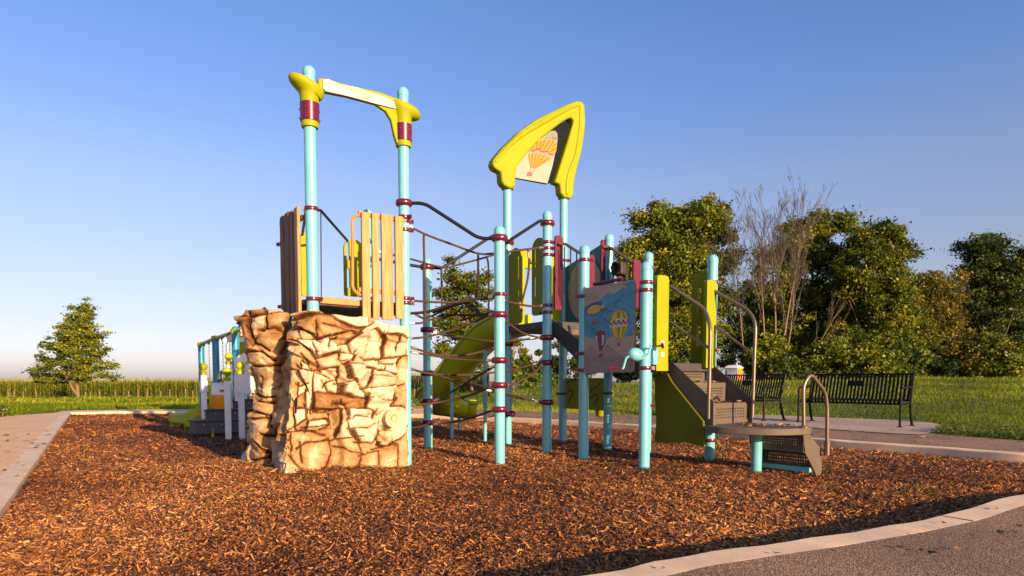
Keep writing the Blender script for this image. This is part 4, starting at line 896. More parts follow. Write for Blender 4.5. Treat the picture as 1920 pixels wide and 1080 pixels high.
    for ri, rad in enumerate(rr):
        for k in range(nseg):
            a = 2*math.pi*k/nseg; rib = .5+.5*math.cos(a*16); h = .03
            if .036 < rad < .09: h = .018+.016*rib
            elif rad < .03: h = .030
            elif rad < .036: h = .012
            if rad >= .108: h = -.06
            pts.append(fr(rad*math.cos(a), rad*math.sin(a), h))
    fs = [(i*nseg+k, i*nseg+(k+1) % nseg, (i+1)*nseg+(k+1) % nseg, (i+1)*nseg+k) for i in range(len(rr)-1) for k in range(nseg)]
    mb.add(pts, fs); mb.build('fossil_roundel', pmat('fossil_paint', (.60, .44, .26), .8, var=.35, scale=22, bump=.4, bscale=60), root)
rock()
# ------------------------------------------------------------------ play structure
PR = .0635
PS = empty('play_structure', (0.6, 8.6, 0), 'large aqua post play structure with decks, rope net, lime panels and stairs', 'play structure')
_b = dict(B=(762, 868), C=(937, 868.5), D=(803, 844), E=(951.5, 836), F=(1025, 848.5), G=(1055, 829), H=(1093.5, 858.5), I=(1139, 840.5), J=(1207.5, 875), K=(1212, 845), L=(1330, 860.5))
XYp = {k: (GND(*v).x, GND(*v).y) for k, v in _b.items()}
XYp['A'] = (XP(592, 6.98, 870), 6.98)
nback = Vector((-.61, .92))
XYp['Aback'] = (XP(542, 7.93), 7.93); XYp['Bback'] = (XP(694, 8.62), 8.62)
TOP = dict(A=123, B=163, C=423, D=484, E=271, F=395, G=335, H=459, I=438, J=490, K=472, L=477, Aback=407, Bback=392)
def V3(k, z=0.0): return Vector((XYp[k][0], XYp[k][1], z))
def zp_(k, py): return ZP(XYp[k][1], py)
POST = {}
for k in XYp:
    zt = zp_(k, TOP[k]); mb = MB(); o = V3(k); mb.lathe(o, [(PR, 1.3 if k == 'A' else -.2), (PR, zt-.10)], 28)
    POST[k] = mb.build('post', M['aqua'], PS)
    c = MB(); c.lathe(o, [(PR+.002, zt-.11), (PR+.004, zt-.105), (PR+.004, zt-.07)]+[(max(.0005, (PR+.004)*math.cos(t)), zt-.07+(.068)*math.sin(t)) for t in [R(10*i) for i in range(1, 10)]], 28)
    c.build('cap', M['aqua'], POST[k])
def clamp(k, py, kind='band', ear=0, z=None):
    z = zp_(k, py) if z is None else z; o = V3(k); mb = MB()
    if kind == 'ring':
        mb.lathe(o, [(PR, z-.036), (PR+.022, z-.035), (PR+.034, z-.022), (PR+.037, z), (PR+.034, z+.022), (PR+.022, z+.035), (PR, z+.036)], 28)
    else:
        h = .021; mb.lathe(o, [(PR, z-h), (PR+.009, z-h), (PR+.011, z-h+.003), (PR+.011, z+h-.003), (PR+.009, z+h), (PR, z+h)], 28)
        e = Vector((math.cos(ear), math.sin(ear), 0)); fr = Frame(o, e, (0, 0, 1)); mb.box(fr(PR+.026, z), (.045, .03, .04), fr)
        mb.tube([fr(PR+.032, z, -.026), fr(PR+.032, z, .026)], .009, 6)
        a2 = Frame(o, (.6, -.8, 0), (0, 0, 1)); mb.ellipsoid(a2(PR+.012, z), (.008, .009, .009), 8, 5)
    return mb.build('clamp_ring', M['burg'], POST[k])
for k, lst in dict(A=[(392, 'band', 2.5), (561, 'band', -.2)], B=[(381, 'ring', 0), (408, 'band', -.6), (415.5, 'band', .1), (432, 'band', 0), (560, 'band', 0), (568.5, 'band', .2)],
                   C=[(447, 'ring', 0), (552, 'band', 0), (590, 'ring', 0), (675.5, 'ring', 0), (722, 'ring', 0), (767, 'ring', 0)],
                   D=[(501, 'ring', 0), (618.5, 'ring', 0), (700, 'ring', 0), (752, 'ring', 0), (792, 'ring', 0)],
                   E=[(455, 'ring', 0), (645, 'ring', 0), (776, 'ring', 0)],
                   F=[(419, 'ring', 0), (455, 'band', -.2), (466.5, 'band', -.4), (478.5, 'band', 0), (573, 'band', 0), (586, 'band', 2.6), (633, 'ring', 0), (680, 'ring', 0), (754, 'ring', 0)],
                   G=[(489, 'band', -.3), (738, 'band', 3.0)], H=[(488, 'band', -.2), (556, 'band', 3.), (663, 'band', 3), (694, 'band', 3.)], I=[(468, 'band', 0), (737, 'band', 3.)],
                   J=[(530, 'band', -.2), (544.5, 'band', 3), (690, 'band', .2)], K=[(502, 'band', 0), (760, 'band', 0)], L=[(530, 'band', 0), (657, 'band', .1), (692, 'band', .1), (825, 'band', 3.)],
                   Aback=[(458, 'band', 3), (575, 'band', 3)], Bback=[(560, 'band', 0)]).items():
    for py, kd, ear in lst: clamp(k, py, kd, ear)

# --- decks
def deck(keys, z, th, mats, name='deck', out=.02, rim='orange'):
    c = sum((V3(k) for k in keys), Vector())/len(keys); pts = [V3(k)+(V3(k)-c).normalized()*out for k in keys]
    fr = Frame((0, 0, 0), (1, 0, 0), (0, 1, 0)); mb = MB(); mb.prism(fr, [(p.x, p.y) for p in pts], z-th, z); d = mb.build(name, M['deckdark'], PS, bevel=.006)
    return d
ZD1 = ZP(6.98, 556); ZD2 = 1.80; ZD3 = 1.20
deck(['A', 'B', 'Bback', 'Aback'], ZD1, .09, None)
eb = MB(); a, b = V3('A', ZD1-.035), V3('B', ZD1-.035); fr = Frame(a, b-a, (0, 0, 1)); ln = (b-a).length; eb.box(fr(ln/2, 0, .03 if fr.n.y < 0 else -.03), (ln-.13, .03, .07), fr); eb.build('deck_edge', M['orange'], PS, bevel=.006)
deck(['E', 'F', 'I', 'G'], ZD2, .10, None)
deck(['H', 'J', 'L', 'K'], ZD3, .10, None)

# --- wooden slat panels on the left tower
def face(k1, k2):
    a, b = V3(k1), V3(k2); f = Frame(a, b-a, (0, 0, 1)); L = (b-a).length
    c = Vector((-1.95, 7.8, 0)); return f, L
fA, LA = face('A', 'B'); so = 1 if fA.n.y < 0 else -1
off = so*.115
fAo = Frame(fA(0, 0, off), fA.x, fA.z, fA.n)
for x0, x1, y0, y1 in ((677, 694.5, 397, 597.5), (696.5, 711.5, 399, 598), (714, 737, 400, 599), (740, 756.5, 404, 597.5)):
    p = fAo.px(x0, y0); q = fAo.px(x1, y1); t = fAo.px(x0, y1); mb = MB(); mb.box(fAo((p[0]+q[0])/2, (p[1]+t[1])/2, 0), (q[0]-p[0], .035, p[1]-t[1]), fAo); mb.build('slat', M['wood'], PS, bevel=.006)
fAi = Frame(fA(0, 0, so*.075), fA.x, fA.z, fA.n)
for py in (407, 547):
    mb = MB(); a = fAi.px(672, py-3)[0]; b = fAi.px(758, py)[0]; z = fAi.px(715, py)[1]; mb.box(fAi((a+b)/2, z), (b-a, .03, .05), fAi); mb.build('slat_bar', M['orange'], PS, bevel=.006)
mb = MB(); mb.tube(bend([fAi(*fAi.px(684, 404)), fAi(*fAi.px(661, 404)), fAi(*fAi.px(661, 545)), fAi(*fAi.px(684, 557))], .10, 7), .018, 8); mb.build('grab_rail', M['orange'], PS)
# left side: same panel on the A - Aback edge, faces away from the sun, shade put into its darker wood colour
fL, LL = face('A', 'Aback'); sl = 1 if fL.n.x < 0 else -1
fLo = Frame(fL(0, 0, sl*.10), fL.x, fL.z, fL.n); zt = [ZP(7.2, 394), ZP(7.3, 398), ZP(7.5, 402), ZP(7.65, 407)]; zb = ZP(7.3, 592)
for i, (a, w) in enumerate(((.20, .125), (.40, .12), (.61, .15), (.84, .13))):
    mb = MB(); mb.box(fLo(a, (zt[i]+zb)/2), (w, .035, zt[i]-zb), fLo); mb.build('slat', M['wood' if i == 0 else 'woodshade'], PS, bevel=.006)
for z in (ZD1-.05, zt[1]-.12):
    mb = MB(); mb.box(fLo(.55, z, -sl*.035), (.9, .03, .05), fLo); mb.build('slat_bar', M['woodshade'], PS, bevel=.006)
# lime barrier panels at the back edge of the tower
fB, LB = face('Aback', 'Bback')
def panel_slots(fr, x0, x1, z0, z1, slots, mat, name='panel', th=.028, rtop=.12, rbot=.03, c=0, mats=None):
    """rounded board with oblong hand holes, built as a perforated sheet with thickness"""
    bm = bmesh.new()
    def rr(x0, x1, z0, z1, rt, rb, n=6):
        pts = []
        for cx, cz, r, a0 in ((x1-rb, z0+rb, rb, -90), (x1-rt, z1-rt, rt, 0), (x0+rt, z1-rt, rt, 90), (x0+rb, z0+rb, rb, 180)):
            for i in range(n+1):
                a = R(a0+90*i/n); pts.append((cx+r*math.cos(a), cz+r*math.sin(a)))
        return pts
    ed = []
    for loop in [rr(x0, x1, z0, z1, rtop, rbot)]+[rr(*s, min((s[1]-s[0])*.49, .05), min((s[1]-s[0])*.49, .05)) for s in slots]:
        vs = [bm.verts.new(fr(a, b, c-th/2)) for a, b in loop]; ed += [bm.edges.new((vs[i], vs[(i+1) % len(vs)])) for i in range(len(vs))]
    bmesh.ops.triangle_fill(bm, use_beauty=True, edges=ed, normal=fr.n)
    r = bmesh.ops.extrude_face_region(bm, geom=bm.faces[:]); bmesh.ops.translate(bm, vec=fr.n*th, verts=[v for v in r['geom'] if isinstance(v, bmesh.types.BMVert)])
    bmesh.ops.recalc_face_normals(bm, faces=bm.faces[:])
    me = bpy.data.meshes.new(name); org = ORG[PS.name]
    for v in bm.verts: v.co -= org
    bm.to_mesh(me); bm.free(); me.materials.append(mat); o = bpy.data.objects.new(name, me); COL.objects.link(o); o.parent = PS; ORG[o.name] = org.copy()
    me.polygons.foreach_set('use_smooth', [True]*len(me.polygons)); me.set_sharp_from_angle(angle=R(35)); return o
def pxr(fr, x0, x1, y0, y1):
    a = fr.px(x0, y0); b = fr.px(x1, y0); c = fr.px((x0+x1)/2, y1); d = fr.px((x0+x1)/2, y0); return min(a[0], b[0]), max(a[0], b[0]), c[1], d[1]
x0, x1, z0, z1 = pxr(fB, 644, 681, 449, 556)
panel_slots(fB, x0, x1, z0, z1, [(x0+.035, x0+.075, z0+.10, z0+.36), (x0+.035, x0+.075, z0+.46, z0+.70)], M['lime'], 'barrier_panel', rtop=.13)
x0, x1, z0, z1 = pxr(fB, 563, 585, 438, 556)
panel_slots(fB, x0, x1, z0, z1, [], M['yellow'], 'barrier_panel', rtop=.05)
# thin climbing rails at the tower
mb = MB(); mb.tube(bend([V3('A', zp_('A', 394))+Vector((0, 0, 0)), P(600, 393, 7.1), fB(*fB.px(652, 452))], .08), .016, 8); mb.build('hand_rail', M['navy'], PS)
mb = MB(); mb.tube(bend([V3('A', zp_('A', 394)), P(573, 398, 7.2), fB(*fB.px(567, 440))], .08), .016, 8); mb.build('hand_rail', M['navy'], PS)
mb = MB(); mb.tube([P(601.5, 396, 7.15), P(602.5, 556, 7.15)], .006, 6); mb.build('cable', M['navy'], PS)

# --- top arch on the left tower
def arch_left():
    root = MB()
    yel = M['yellow']
    fr = Frame(fA(0, 0, 0), fA.x, fA.z, fA.n*so); fr.n = fA.n*so
    q = lambda pts: [fr.px(540+x/6, 110+y/6) for x, y in pts]
    # ribbon carrying the print
    rb = MB(); rb.prism(fr, q([(330, 225), (430, 232), (560, 275), (700, 312), (840, 343), (1000, 378), (1140, 428), (1215, 452), (1330, 500), (1400, 560), (1290, 606), (1200, 640), (1140, 560), (985, 528), (650, 440), (415, 395), (375, 380), (330, 330)]), -.025, .035)
    arch = rb.build('roof_arch', yel, PS, bevel=.022, bseg=3)
    pn = MB(); pn.prism(fr, q([(374, 255), (436, 248), (540, 298), (760, 352), (1000, 425), (1150, 482), (1290, 598), (1135, 566), (980, 528), (650, 438), (408, 386), (376, 350)]), .036, .052)
    pp = pn.build('print_panel', M['paperw'], arch, bevel=.003)
    g = MB(); 
    g.prism(fr, q([(560, 310), (760, 345), (900, 400), (940, 435), (800, 420), (690, 375)]), .053, .056, 0)
    g.prism(fr, q([(790, 440), (880, 460), (882, 472), (795, 456)]), .053, .0565, 1); g.prism(fr, q([(380, 258), (500, 285), (540, 300), (440, 290)]), .053, .0558, 2)
    g.prism(fr, q([(900, 420), (1080, 455), (1100, 470), (930, 440)]), .053, .0554, 2)
    g.build('balloon_print', [pmat('pale_yellow_print', (.75, .58, .28), .5), pmat('pale_red_print', (.70, .33, .28), .5), pmat('pale_grey_print', (.50, .48, .52), .5, var=.3, scale=60)], pp, smooth=False)
    for k, (cx, cy, w, tl), zs in (('A', (0, 0, 0, 0), (168, 195, 228, 240)), ('B', (0, 0, 0, 0), (208, 235, 265, 276))):
        o = V3(k); z3 = zp_(k, zs[3]); z2 = zp_(k, zs[2]); z1 = zp_(k, zs[1]); z0 = zp_(k, zs[0])
        mb = MB()
        e1 = fA.x; sd = -1 if k == 'A' else 1
        n = 28; prof = []
        # cuff: widens upward and merges with a tilted rim
        rings = [(.086, z3, 0, 1), (.090, z3+.02, 0, 1), (.095, z1, 0, 1), (.100, z1+(z0-z1)*.5, .0, 1.0), (.108, z0-.06, .0, 1.05), (.145, z0-.03, .02, 1.1), (.162, z0-.005, .03, 1.12), (.166, z0+.025, .032, 1.12), (.157, z0+.05, .03, 1.12), (.11, z0+.055, .015, 1.1), (PR+.005, z0+.035, 0, 1)]
        vs = []; 
        for r, z, sh, el in rings:
            for i in range(n):
                a = 2*math.pi*i/n; lx = r*el*math.cos(a)+sh*sd; ly = r*.8*math.sin(a) if r > .13 else r*math.sin(a)
                tilt = -lx*(.30 if k == 'A' else .22) if r > .10 and z > z0-.065 else 0
                vs.append(o+e1*lx+fA.n*ly+Vector((0, 0, z+tilt)))
        fs = [(i*n+j, i*n+(j+1) % n, (i+1)*n+(j+1) % n, (i+1)*n+j) for i in range(len(rings)-1) for j in range(n)]; fs.append(tuple(range(n))[::-1])
        mb.add(vs, fs); cf = mb.build('cuff', yel, arch, angle=60)
        s = MB(); s.lathe(o, [(.085, z2-.012), (.098, z2-.006), (.102, z1), (.085, z1+.006)], 28)
        for row in (z2+.02, z2+(z1-z2)*.62):
            for a in range(0, 360, 60): s.ellipsoid(o+Vector((math.cos(R(a+20))*.099, math.sin(R(a+20))*.099, row)), (.012, .012, .012), 8, 6)
        s.build('sleeve', M['burg'], cf)
    # gusset under the right cuff
    gs = MB(); gs.prism(fr, q([(950, 505), (985, 530), (1090, 600), (1150, 700), (1185, 860), (1215, 960), (1260, 960), (1260, 620), (1290, 590), (1150, 520)]), -.024, .030); gs.build('gusset', yel, arch, bevel=.015)
arch_left()

# --- prints
def ballon(mb, fr, cx, cz, rx, rtop, rbot, n, cols, c=.004, seam=None, m=10):
    """striped balloon envelope: gores narrowing to the mouth"""
    def w(t):  # t 0 top .. 1 mouth
        return math.sqrt(max(0, 1-(1-t/.42)**2)) if t < .42 else max(.17, math.cos((t-.42)/.58*1.32)**.85)
    for g in range(n):
        u0, u1 = [-math.cos(math.pi*k/n) for k in (g, g+1)]
        for i in range(m):
            t0, t1 = i/m, (i+1)/m; z0 = cz+rtop-(rtop+rbot)*t0; z1 = cz+rtop-(rtop+rbot)*t1
            ci = cols[g % len(cols)]
            v = [fr(cx+rx*w(t1)*u0, z1, c), fr(cx+rx*w(t1)*u1, z1, c), fr(cx+rx*w(t0)*u1, z0, c), fr(cx+rx*w(t0)*u0, z0, c)]; mb.add(v, [(0, 1, 2, 3)], ci)
def flat(mb, fr, pts, c, mi): mb.add([fr(a, b, c) for a, b in pts], [tuple(range(len(pts)))], mi)
def ring_pts(cx, cz, rx, rz, n=20, a0=0, a1=360): return [(cx+rx*math.cos(R(a0+(a1-a0)*i/n)), cz+rz*math.sin(R(a0+(a1-a0)*i/n))) for i in range(n+(a1-a0 < 360))]
def stroke(mb, fr, pts, w, c, mi):
    for (a, b), (d, e) in zip(pts, pts[1:]):
        L = math.hypot(d-a, e-b) or 1; nx, nz = -(e-b)/L*w/2, (d-a)/L*w/2; flat(mb, fr, [(a+nx, b+nz), (a-nx, b-nz), (d-nx, e-nz), (d+nx, e+nz)], c, mi)

# --- roof arch on the upper deck
def arch_right():
    a, b = V3('E'), V3('G'); f0 = Frame(a, b-a, (0, 0, 1)); s = 1 if f0.n.y < 0 else -1; fr = Frame(a, b-a, (0, 0, 1), f0.n*s)
    q = lambda pts: [fr.px(900+x/4.909, 180+y/4.909) for x, y in pts]
    outer = [(80, 645), (92, 600), (180, 490), (330, 345), (480, 240), (640, 160), (780, 95), (860, 66), (905, 75), (925, 112), (932, 250), (920, 380), (900, 520), (862, 660), (832, 790), (820, 930), (795, 960), (740, 945), (708, 915), (700, 826), (652, 812)]
    inner = [(720, 600), (790, 370), (826, 250), (800, 218), (740, 245), (640, 320), (540, 400), (450, 490), (370, 580), (310, 660), (292, 750), (290, 845), (268, 870), (235, 865), (185, 835), (165, 800), (160, 715), (105, 690)]
    # ring-like frame: three nested outlines give it a rounded, moulded section
    o2 = q(outer); i2 = q(inner); mb = MB(); mb.prism(fr, o2+i2, -.05, .115); arch = mb.build('roof_arch', M['yellow'], PS, bevel=.035, bseg=4, angle=50)
    # moulded ridge along the crown and the right leg
    rd = MB(); rp = q([(105, 630), (200, 510), (340, 385), (500, 285), (660, 195), (800, 125), (880, 105)]); rd.tube(catmull([fr(a, b, .108) for a, b in rp], 5), [.02+.02*math.sin(math.pi*i/30) for i in range(31)], 8)
    rp = q([(884, 115), (880, 260), (868, 400), (840, 560), (790, 690), (760, 800), (758, 920)]); rd.tube(catmull([fr(a, b, .108) for a, b in rp], 5), .03, 8)
    rd.build('ridge', M['yellow'], arch)
    # leg sockets round the posts
    for k, y0, y1 in (('E', 300, 356), ('G', 330, 374)):
        m2 = MB(); za, zb = zp_(k, y0), zp_(k, y1); m2.lathe(V3(k), [(PR, zb), (.09, zb+.005), (.098, zb+.05), (.088, za+.04), (.07, za+.08)], 24); m2.build('socket', M['yellow'], arch)
    bk = MB(); bk.prism(fr, q([(300, 755), (310, 665), (365, 590), (445, 498), (540, 408), (640, 326), (740, 250), (800, 224), (822, 250), (786, 370), (716, 600), (655, 800), (610, 812)]), -.02, .0); back = bk.build('back_panel', M['navyback'], arch)
    pn = MB(); pn.prism(fr, q([(298, 752), (310, 668), (370, 588), (450, 496), (540, 408), (640, 330), (680, 323), (703, 345), (705, 420), (660, 640), (612, 808)]), .006, .024); pp = pn.build('print_panel', M['paper'], arch)
    g = MB(); c = .028; fz = q
    flat(g, fr, q([(545, 415), (640, 335), (680, 326), (701, 347), (702, 420), (690, 520), (640, 600), (600, 560), (520, 480)]), c, 4)
    top = [(455, 500), (490, 450), (545, 415), (600, 405), (660, 415), (695, 450), (690, 510), (660, 545)]; cen = (560, 560); ap = (610, 430)
    # dome gores fanning from the crown
    arc = catmull([Vector((x, y, 0)) for x, y in top], 3); n = len(arc)
    base = catmull([Vector((x, y, 0)) for x, y in [(455, 505), (500, 490), (540, 500), (580, 515), (620, 510), (640, 540), (662, 548)]], 3); base = [base[int(i*(len(base)-1)/(n-1))] for i in range(n)]
    for i in range(n-1): flat(g, fr, q([(arc[i].x, arc[i].y), (arc[i+1].x, arc[i+1].y), (base[i+1].x, base[i+1].y), (base[i].x, base[i].y)]), c+.002, 0 if i % 2 else 1)
    flat(g, fr, q([(440, 510), (500, 492), (540, 502), (580, 518), (622, 512), (662, 548), (665, 570), (640, 590), (540, 545), (440, 545)]), c+.001, 2)
    for sc in ([(455, 508), (480, 512), (505, 500), (530, 488)], [(530, 490), (550, 515), (580, 522), (610, 510)], [(612, 512), (630, 540), (662, 545)]): stroke(g, fr, q(sc), .02, c+.003, 3)
    low = [(435, 542), (500, 535), (570, 545), (640, 590)]; lo = catmull([Vector((x, y, 0)) for x, y in low], 4); m = len(lo)
    for i in range(m-1):
        t0, t1 = i/(m-1), (i+1)/(m-1); flat(g, fr, q([(lo[i].x, lo[i].y), (lo[i+1].x, lo[i+1].y), (455+55*t1, 665+4*t1), (455+55*t0, 665+4*t0)]), c+.002, 0 if i % 2 else 5)
    flat(g, fr, q([(428, 705), (475, 705), (468, 742), (418, 738)]), c+.002, 6); flat(g, fr, q([(650, 380), (700, 388), (712, 396), (690, 404), (645, 395)]), c+.002, 6)
    for x in (460, 492): stroke(g, fr, q([(x, 668), (x-14, 706)]), .006, c+.002, 3)
    g.build('balloon_print', [M['roofyel'], M['roofora'], pmat('pink_print', (.45, .20, .15), .5), M['pbur'], M['mapgreen'], M['roofora'], pmat('brick_print', (.42, .08, .05), .5)], pp, smooth=False)
arch_right()

# --- burgundy and dark rails between the decks, upper hand rails on the net
def tube_part(name, pts, r, mat, rb=.08, parent=None): mb = MB(); mb.tube(bend(pts, rb), r, 10); return mb.build(name, M[mat], parent or PS)
cB, cC, cD, cF = V3('B', zp_('B', 381)), V3('C', zp_('C', 447)), V3('D', zp_('D', 501)), V3('F', zp_('F', 419))
cE, cBb = V3('E', zp_('E', 443)), V3('Bback', ZP(8.62, 484))
def handrail(a, b, e=.26, dip=0):
    d = (b-a); h = Vector((d.x, d.y, 0)).normalized(); return tube_part('overhead_rail', [a+h*.05, a+h*e, b-h*e, b-h*.05], .021, 'navy', .10)
handrail(cB, cC, .24); handrail(cC, cF, .20); handrail(cD, cE, .22); handrail(cBb, cD, .16)

# --- rope net
def rope(pts, r=.0125, mat='rope', ends=True):
    r *= 1.12
    w = catmull([P(*p) for p in pts], 7); mb = MB(); mb.tube(w, r, 6)
    if ends:
        for a, b in ((w[0], w[2]), (w[-1], w[-3])):
            d = (b-a).normalized(); mb.tube([a+d*.04, a+d*.12], r*1.35, 6, mi=1)
    return mb.build('rope', [M[mat], M['ferrule']], PS)
YB, YC, YD, YE, YF = XYp['B'][1], XYp['C'][1], XYp['D'][1], XYp['E'][1], XYp['F'][1]; YK = 8.62
rope([(757, 418, YB), (796, 438.6, YB+.15), (850, 459, 8.0), (896, 475, 8.2), (928, 475, 8.35), (990, 467, 8.5), (1019, 464, YF)])
rope([(700, 470, YK), (764, 484, 8.8), (829, 501, 9.1), (860, 496, 9.25), (914, 481.5, 9.5), (948, 470, YE)])
rope([(796, 438.6, YB+.15), (794.5, 448, YB+.15), (796, 510, YB+.16), (797, 566, YB+.17), (796.5, 604, YB+.2)], ends=False)
rope([(827.5, 502, 9.1), (828, 535, 9.1), (828.6, 574, 9.0)], ends=False)
rope([(896.5, 475, 8.2), (896.5, 520, 8.2), (896.5, 558, 8.2)], mat='ropeblack', ends=False)
rope([(912, 482, 9.45), (915.5, 495, 9.45), (916.5, 540, 9.4), (916, 583, 9.3)], mat='ropeblack', ends=False)
rope([(990, 467, 8.5), (992, 490, 8.5), (989, 525, 8.5), (978, 570, 8.45), (979, 584, 8.45)])
rope([(757, 562, YB), (797, 565.5, YB+.15), (847, 567, YB+.3), (890, 562.5, YB+.2), (930, 552.5, YC)])
rope([(940, 561, YC), (957, 567, 7.9), (995, 574, 8.3), (1018, 573, YF)])
rope([(700, 592, YK), (765, 588, 8.5), (804, 584, 8.35), (838, 573, 8.2), (869, 565, 8.05), (930, 555.5, YC)], r=.017)
rope([(812, 585, 8.35), (838, 577, 8.2), (866, 567, 8.05)], r=.019, mat='navy', ends=False)
rope([(760, 604, 8.2), (787, 606, 8.3), (815, 597, 8.4), (847, 591, 8.4), (862, 580, 8.3), (869, 565, 8.05)], r=.012)
rope([(775, 586.5, 8.5), (786, 593, 8.45), (796, 597, 8.4), (815, 590, 8.4), (840, 579, 8.4), (852, 581, 8.4)], r=.011)
rope([(757, 635, 7.7), (796, 632, 7.9), (847, 619, 8.0), (890, 603, 7.9), (930, 585, YC)], r=.012)
rope([(803, 619, YD), (834, 629, 9.1), (890, 637, 8.8), (948, 640, 8.7), (1010, 633, YF)])
rope([(855, 592, 8.2), (858, 598.5, 8.2), (868, 600.5, 8.2), (878, 596, 8.2)], ends=False)
rope([(878, 594, 8.1), (883, 602, 8.1), (895, 602, 8.1), (904, 591, 8.0)], ends=False)
rope([(869, 566, 8.05), (880, 577, 8.1), (892, 583, 8.1), (904, 591, 8.0)], ends=False)
rope([(882, 570, 8.05), (893, 579, 8.05), (905, 590, 8.0), (925, 584, 7.8)], ends=False)
rope([(838, 590, 8.4), (854, 590, 8.35), (872, 591, 8.3), (925, 591, 7.8)], ends=False)
rope([(940, 597, YC), (955, 607, 7.9), (980, 624, 8.2), (1014, 634, YF)], r=.011)
rope([(766, 650, 7.65), (815.5, 664, 8.0), (849, 667, 8.2), (890, 662.5, 8.5), (948, 645, YE)])
rope([(766, 659, 7.65), (812, 667, 7.7), (864, 674, 7.75), (930, 676, YC)], r=.011)
rope([(766, 690, 7.65), (797, 699, 8.0), (834, 703, 8.3), (871, 703, 8.6), (910, 700, 8.7), (958, 694, 8.8), (1015, 679, YF)])
rope([(805, 699, YD), (849, 712.5, 9.0), (880, 718, 8.8), (930, 731, 8.6), (1012, 754, YF)])
rope([(812, 753, YD), (850, 733, 8.8), (884, 712, 8.3), (932, 684, YC)], mat='ropeblack')
rope([(768, 760, 7.65), (812, 756, 8.2), (850, 749, 8.2), (884, 740, 8.0), (930, 722, YC)])
rope([(906, 729, 8.5), (946.7, 740, 8.6), (985, 748.5, 8.6), (1012, 754, YF)], mat='ropeblack')
rope([(940, 722, YC), (960, 720.5, 7.8), (983, 711, 8.1), (1006, 695, 8.4), (1018, 681, YF)])
rope([(808, 796, YD), (845, 792, 8.9), (882, 784, 8.4), (930, 767, YC)])
rope([(766, 802, 7.65), (788, 800, 8.4), (806, 793, YD)], r=.011)
rope([(808, 796, YD), (874, 789, 9.4), (948, 776, YE)], r=.010)

# --- slide
def slide():
    ctr = catmull([(.05, 9.95, 1.74), (-.33, 10.45, 1.60), (-.72, 10.85, 1.24), (-1.08, 11.25, .86), (-1.34, 11.75, .58), (-1.30, 12.3, .40), (-1.0, 12.6, .32), (-.72, 12.65, .29)], 7)
    n = len(ctr); v = []; mb = MB(); hw = .29; wallh = .30
    prof = [(-hw-.07, wallh-.05), (-hw-.03, wallh), (-hw, wallh-.02), (-hw+.02, .12), (-hw+.08, .035), (-hw*.45, .0), (0, -.01), (hw*.45, 0), (hw-.08, .035), (hw-.02, .12), (hw, wallh-.02), (hw+.03, wallh), (hw+.07, wallh-.05), (hw+.02, .06), (hw-.07, -.05), (0, -.085), (-hw+.07, -.05), (-hw-.02, .06)]
    m = len(prof)
    for i, p in enumerate(ctr):
        t = (ctr[min(n-1, i+1)]-ctr[max(0, i-1)]).normalized(); s = t.cross(Vector((0, 0, 1))).normalized(); u = s.cross(t).normalized()
        k = i/(n-1); bank = .30*math.sin(math.pi*min(1, k*1.15)); s2 = s*math.cos(bank)+u*math.sin(bank); u2 = u*math.cos(bank)-s*math.sin(bank)
        for a, b in prof: v.append(p+s2*a+u2*b)
    f = [(i*m+j, i*m+(j+1) % m, (i+1)*m+(j+1) % m, (i+1)*m+j) for i in range(n-1) for j in range(m)]+[tuple(range(m)), tuple((n-1)*m+j for j in range(m))[::-1]]
    mb.add(v, f); sl = mb.build('slide', M['limedark'], PS, angle=60)
    # moulded ribs on the outside wall
    rb = MB()
    for sd in (0, 12):
        rb.tube([v[i*m+sd] for i in range(n)], .022, 6)
    rb.build('slide_rim', M['limedark'], sl)
    for px, by, ty in ((847.5, 822, 706), (909.5, 828, 660), (861, 806, 760)):
        g = GND(px, by); z = ZP(g.y, ty); mb = MB(); mb.tube([(g.x, g.y, -.1), (g.x, g.y, z)], .03, 12); mb.box((g.x, g.y, z), (.16, .08, .03)); mb.build('slide_leg', M['aqua'], PS)
slide()

# --- upper deck panels
fEF, LEF = face('E', 'F'); fEG, LEG = face('E', 'G'); fGI, LGI = face('G', 'I'); fFI, LFI = face('F', 'I')
x0, x1, z0, z1 = pxr(fEF, 953, 966, 468, 608); x0 = .07
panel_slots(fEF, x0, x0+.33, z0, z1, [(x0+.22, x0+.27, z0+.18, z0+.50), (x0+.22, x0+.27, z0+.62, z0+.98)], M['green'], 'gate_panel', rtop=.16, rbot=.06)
x0, x1, z0, z1 = pxr(fEF, 993, 1012.5, 449, 592)
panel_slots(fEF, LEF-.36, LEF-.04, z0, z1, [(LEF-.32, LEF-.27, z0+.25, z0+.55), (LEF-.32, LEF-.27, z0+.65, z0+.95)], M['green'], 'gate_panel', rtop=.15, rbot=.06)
# slide hood at the back edge
zz0 = ZD2+.02; zz1 = ZP(10.0, 476); hb = ZP(10.0, 507)
mb = MB(); mb.prism(fEG, [(.07, zz0), (.07, zz1), (LEG-.07, zz1+.02), (LEG-.07, zz0), (LEG-.30, zz0), (LEG-.30, hb), (.30, hb), (.30, zz0)], -.03, .03); hood = mb.build('slide_hood', M['yellow'], PS, bevel=.012)
mb = MB(); mb.box(fEG(LEG*.45, (zz1+hb)/2-.02, .06 if fEG.n.y < 0 else -.06), (.22, .06, .05), fEG); mb.build('hood_grip', M['lime'], hood, bevel=.01)
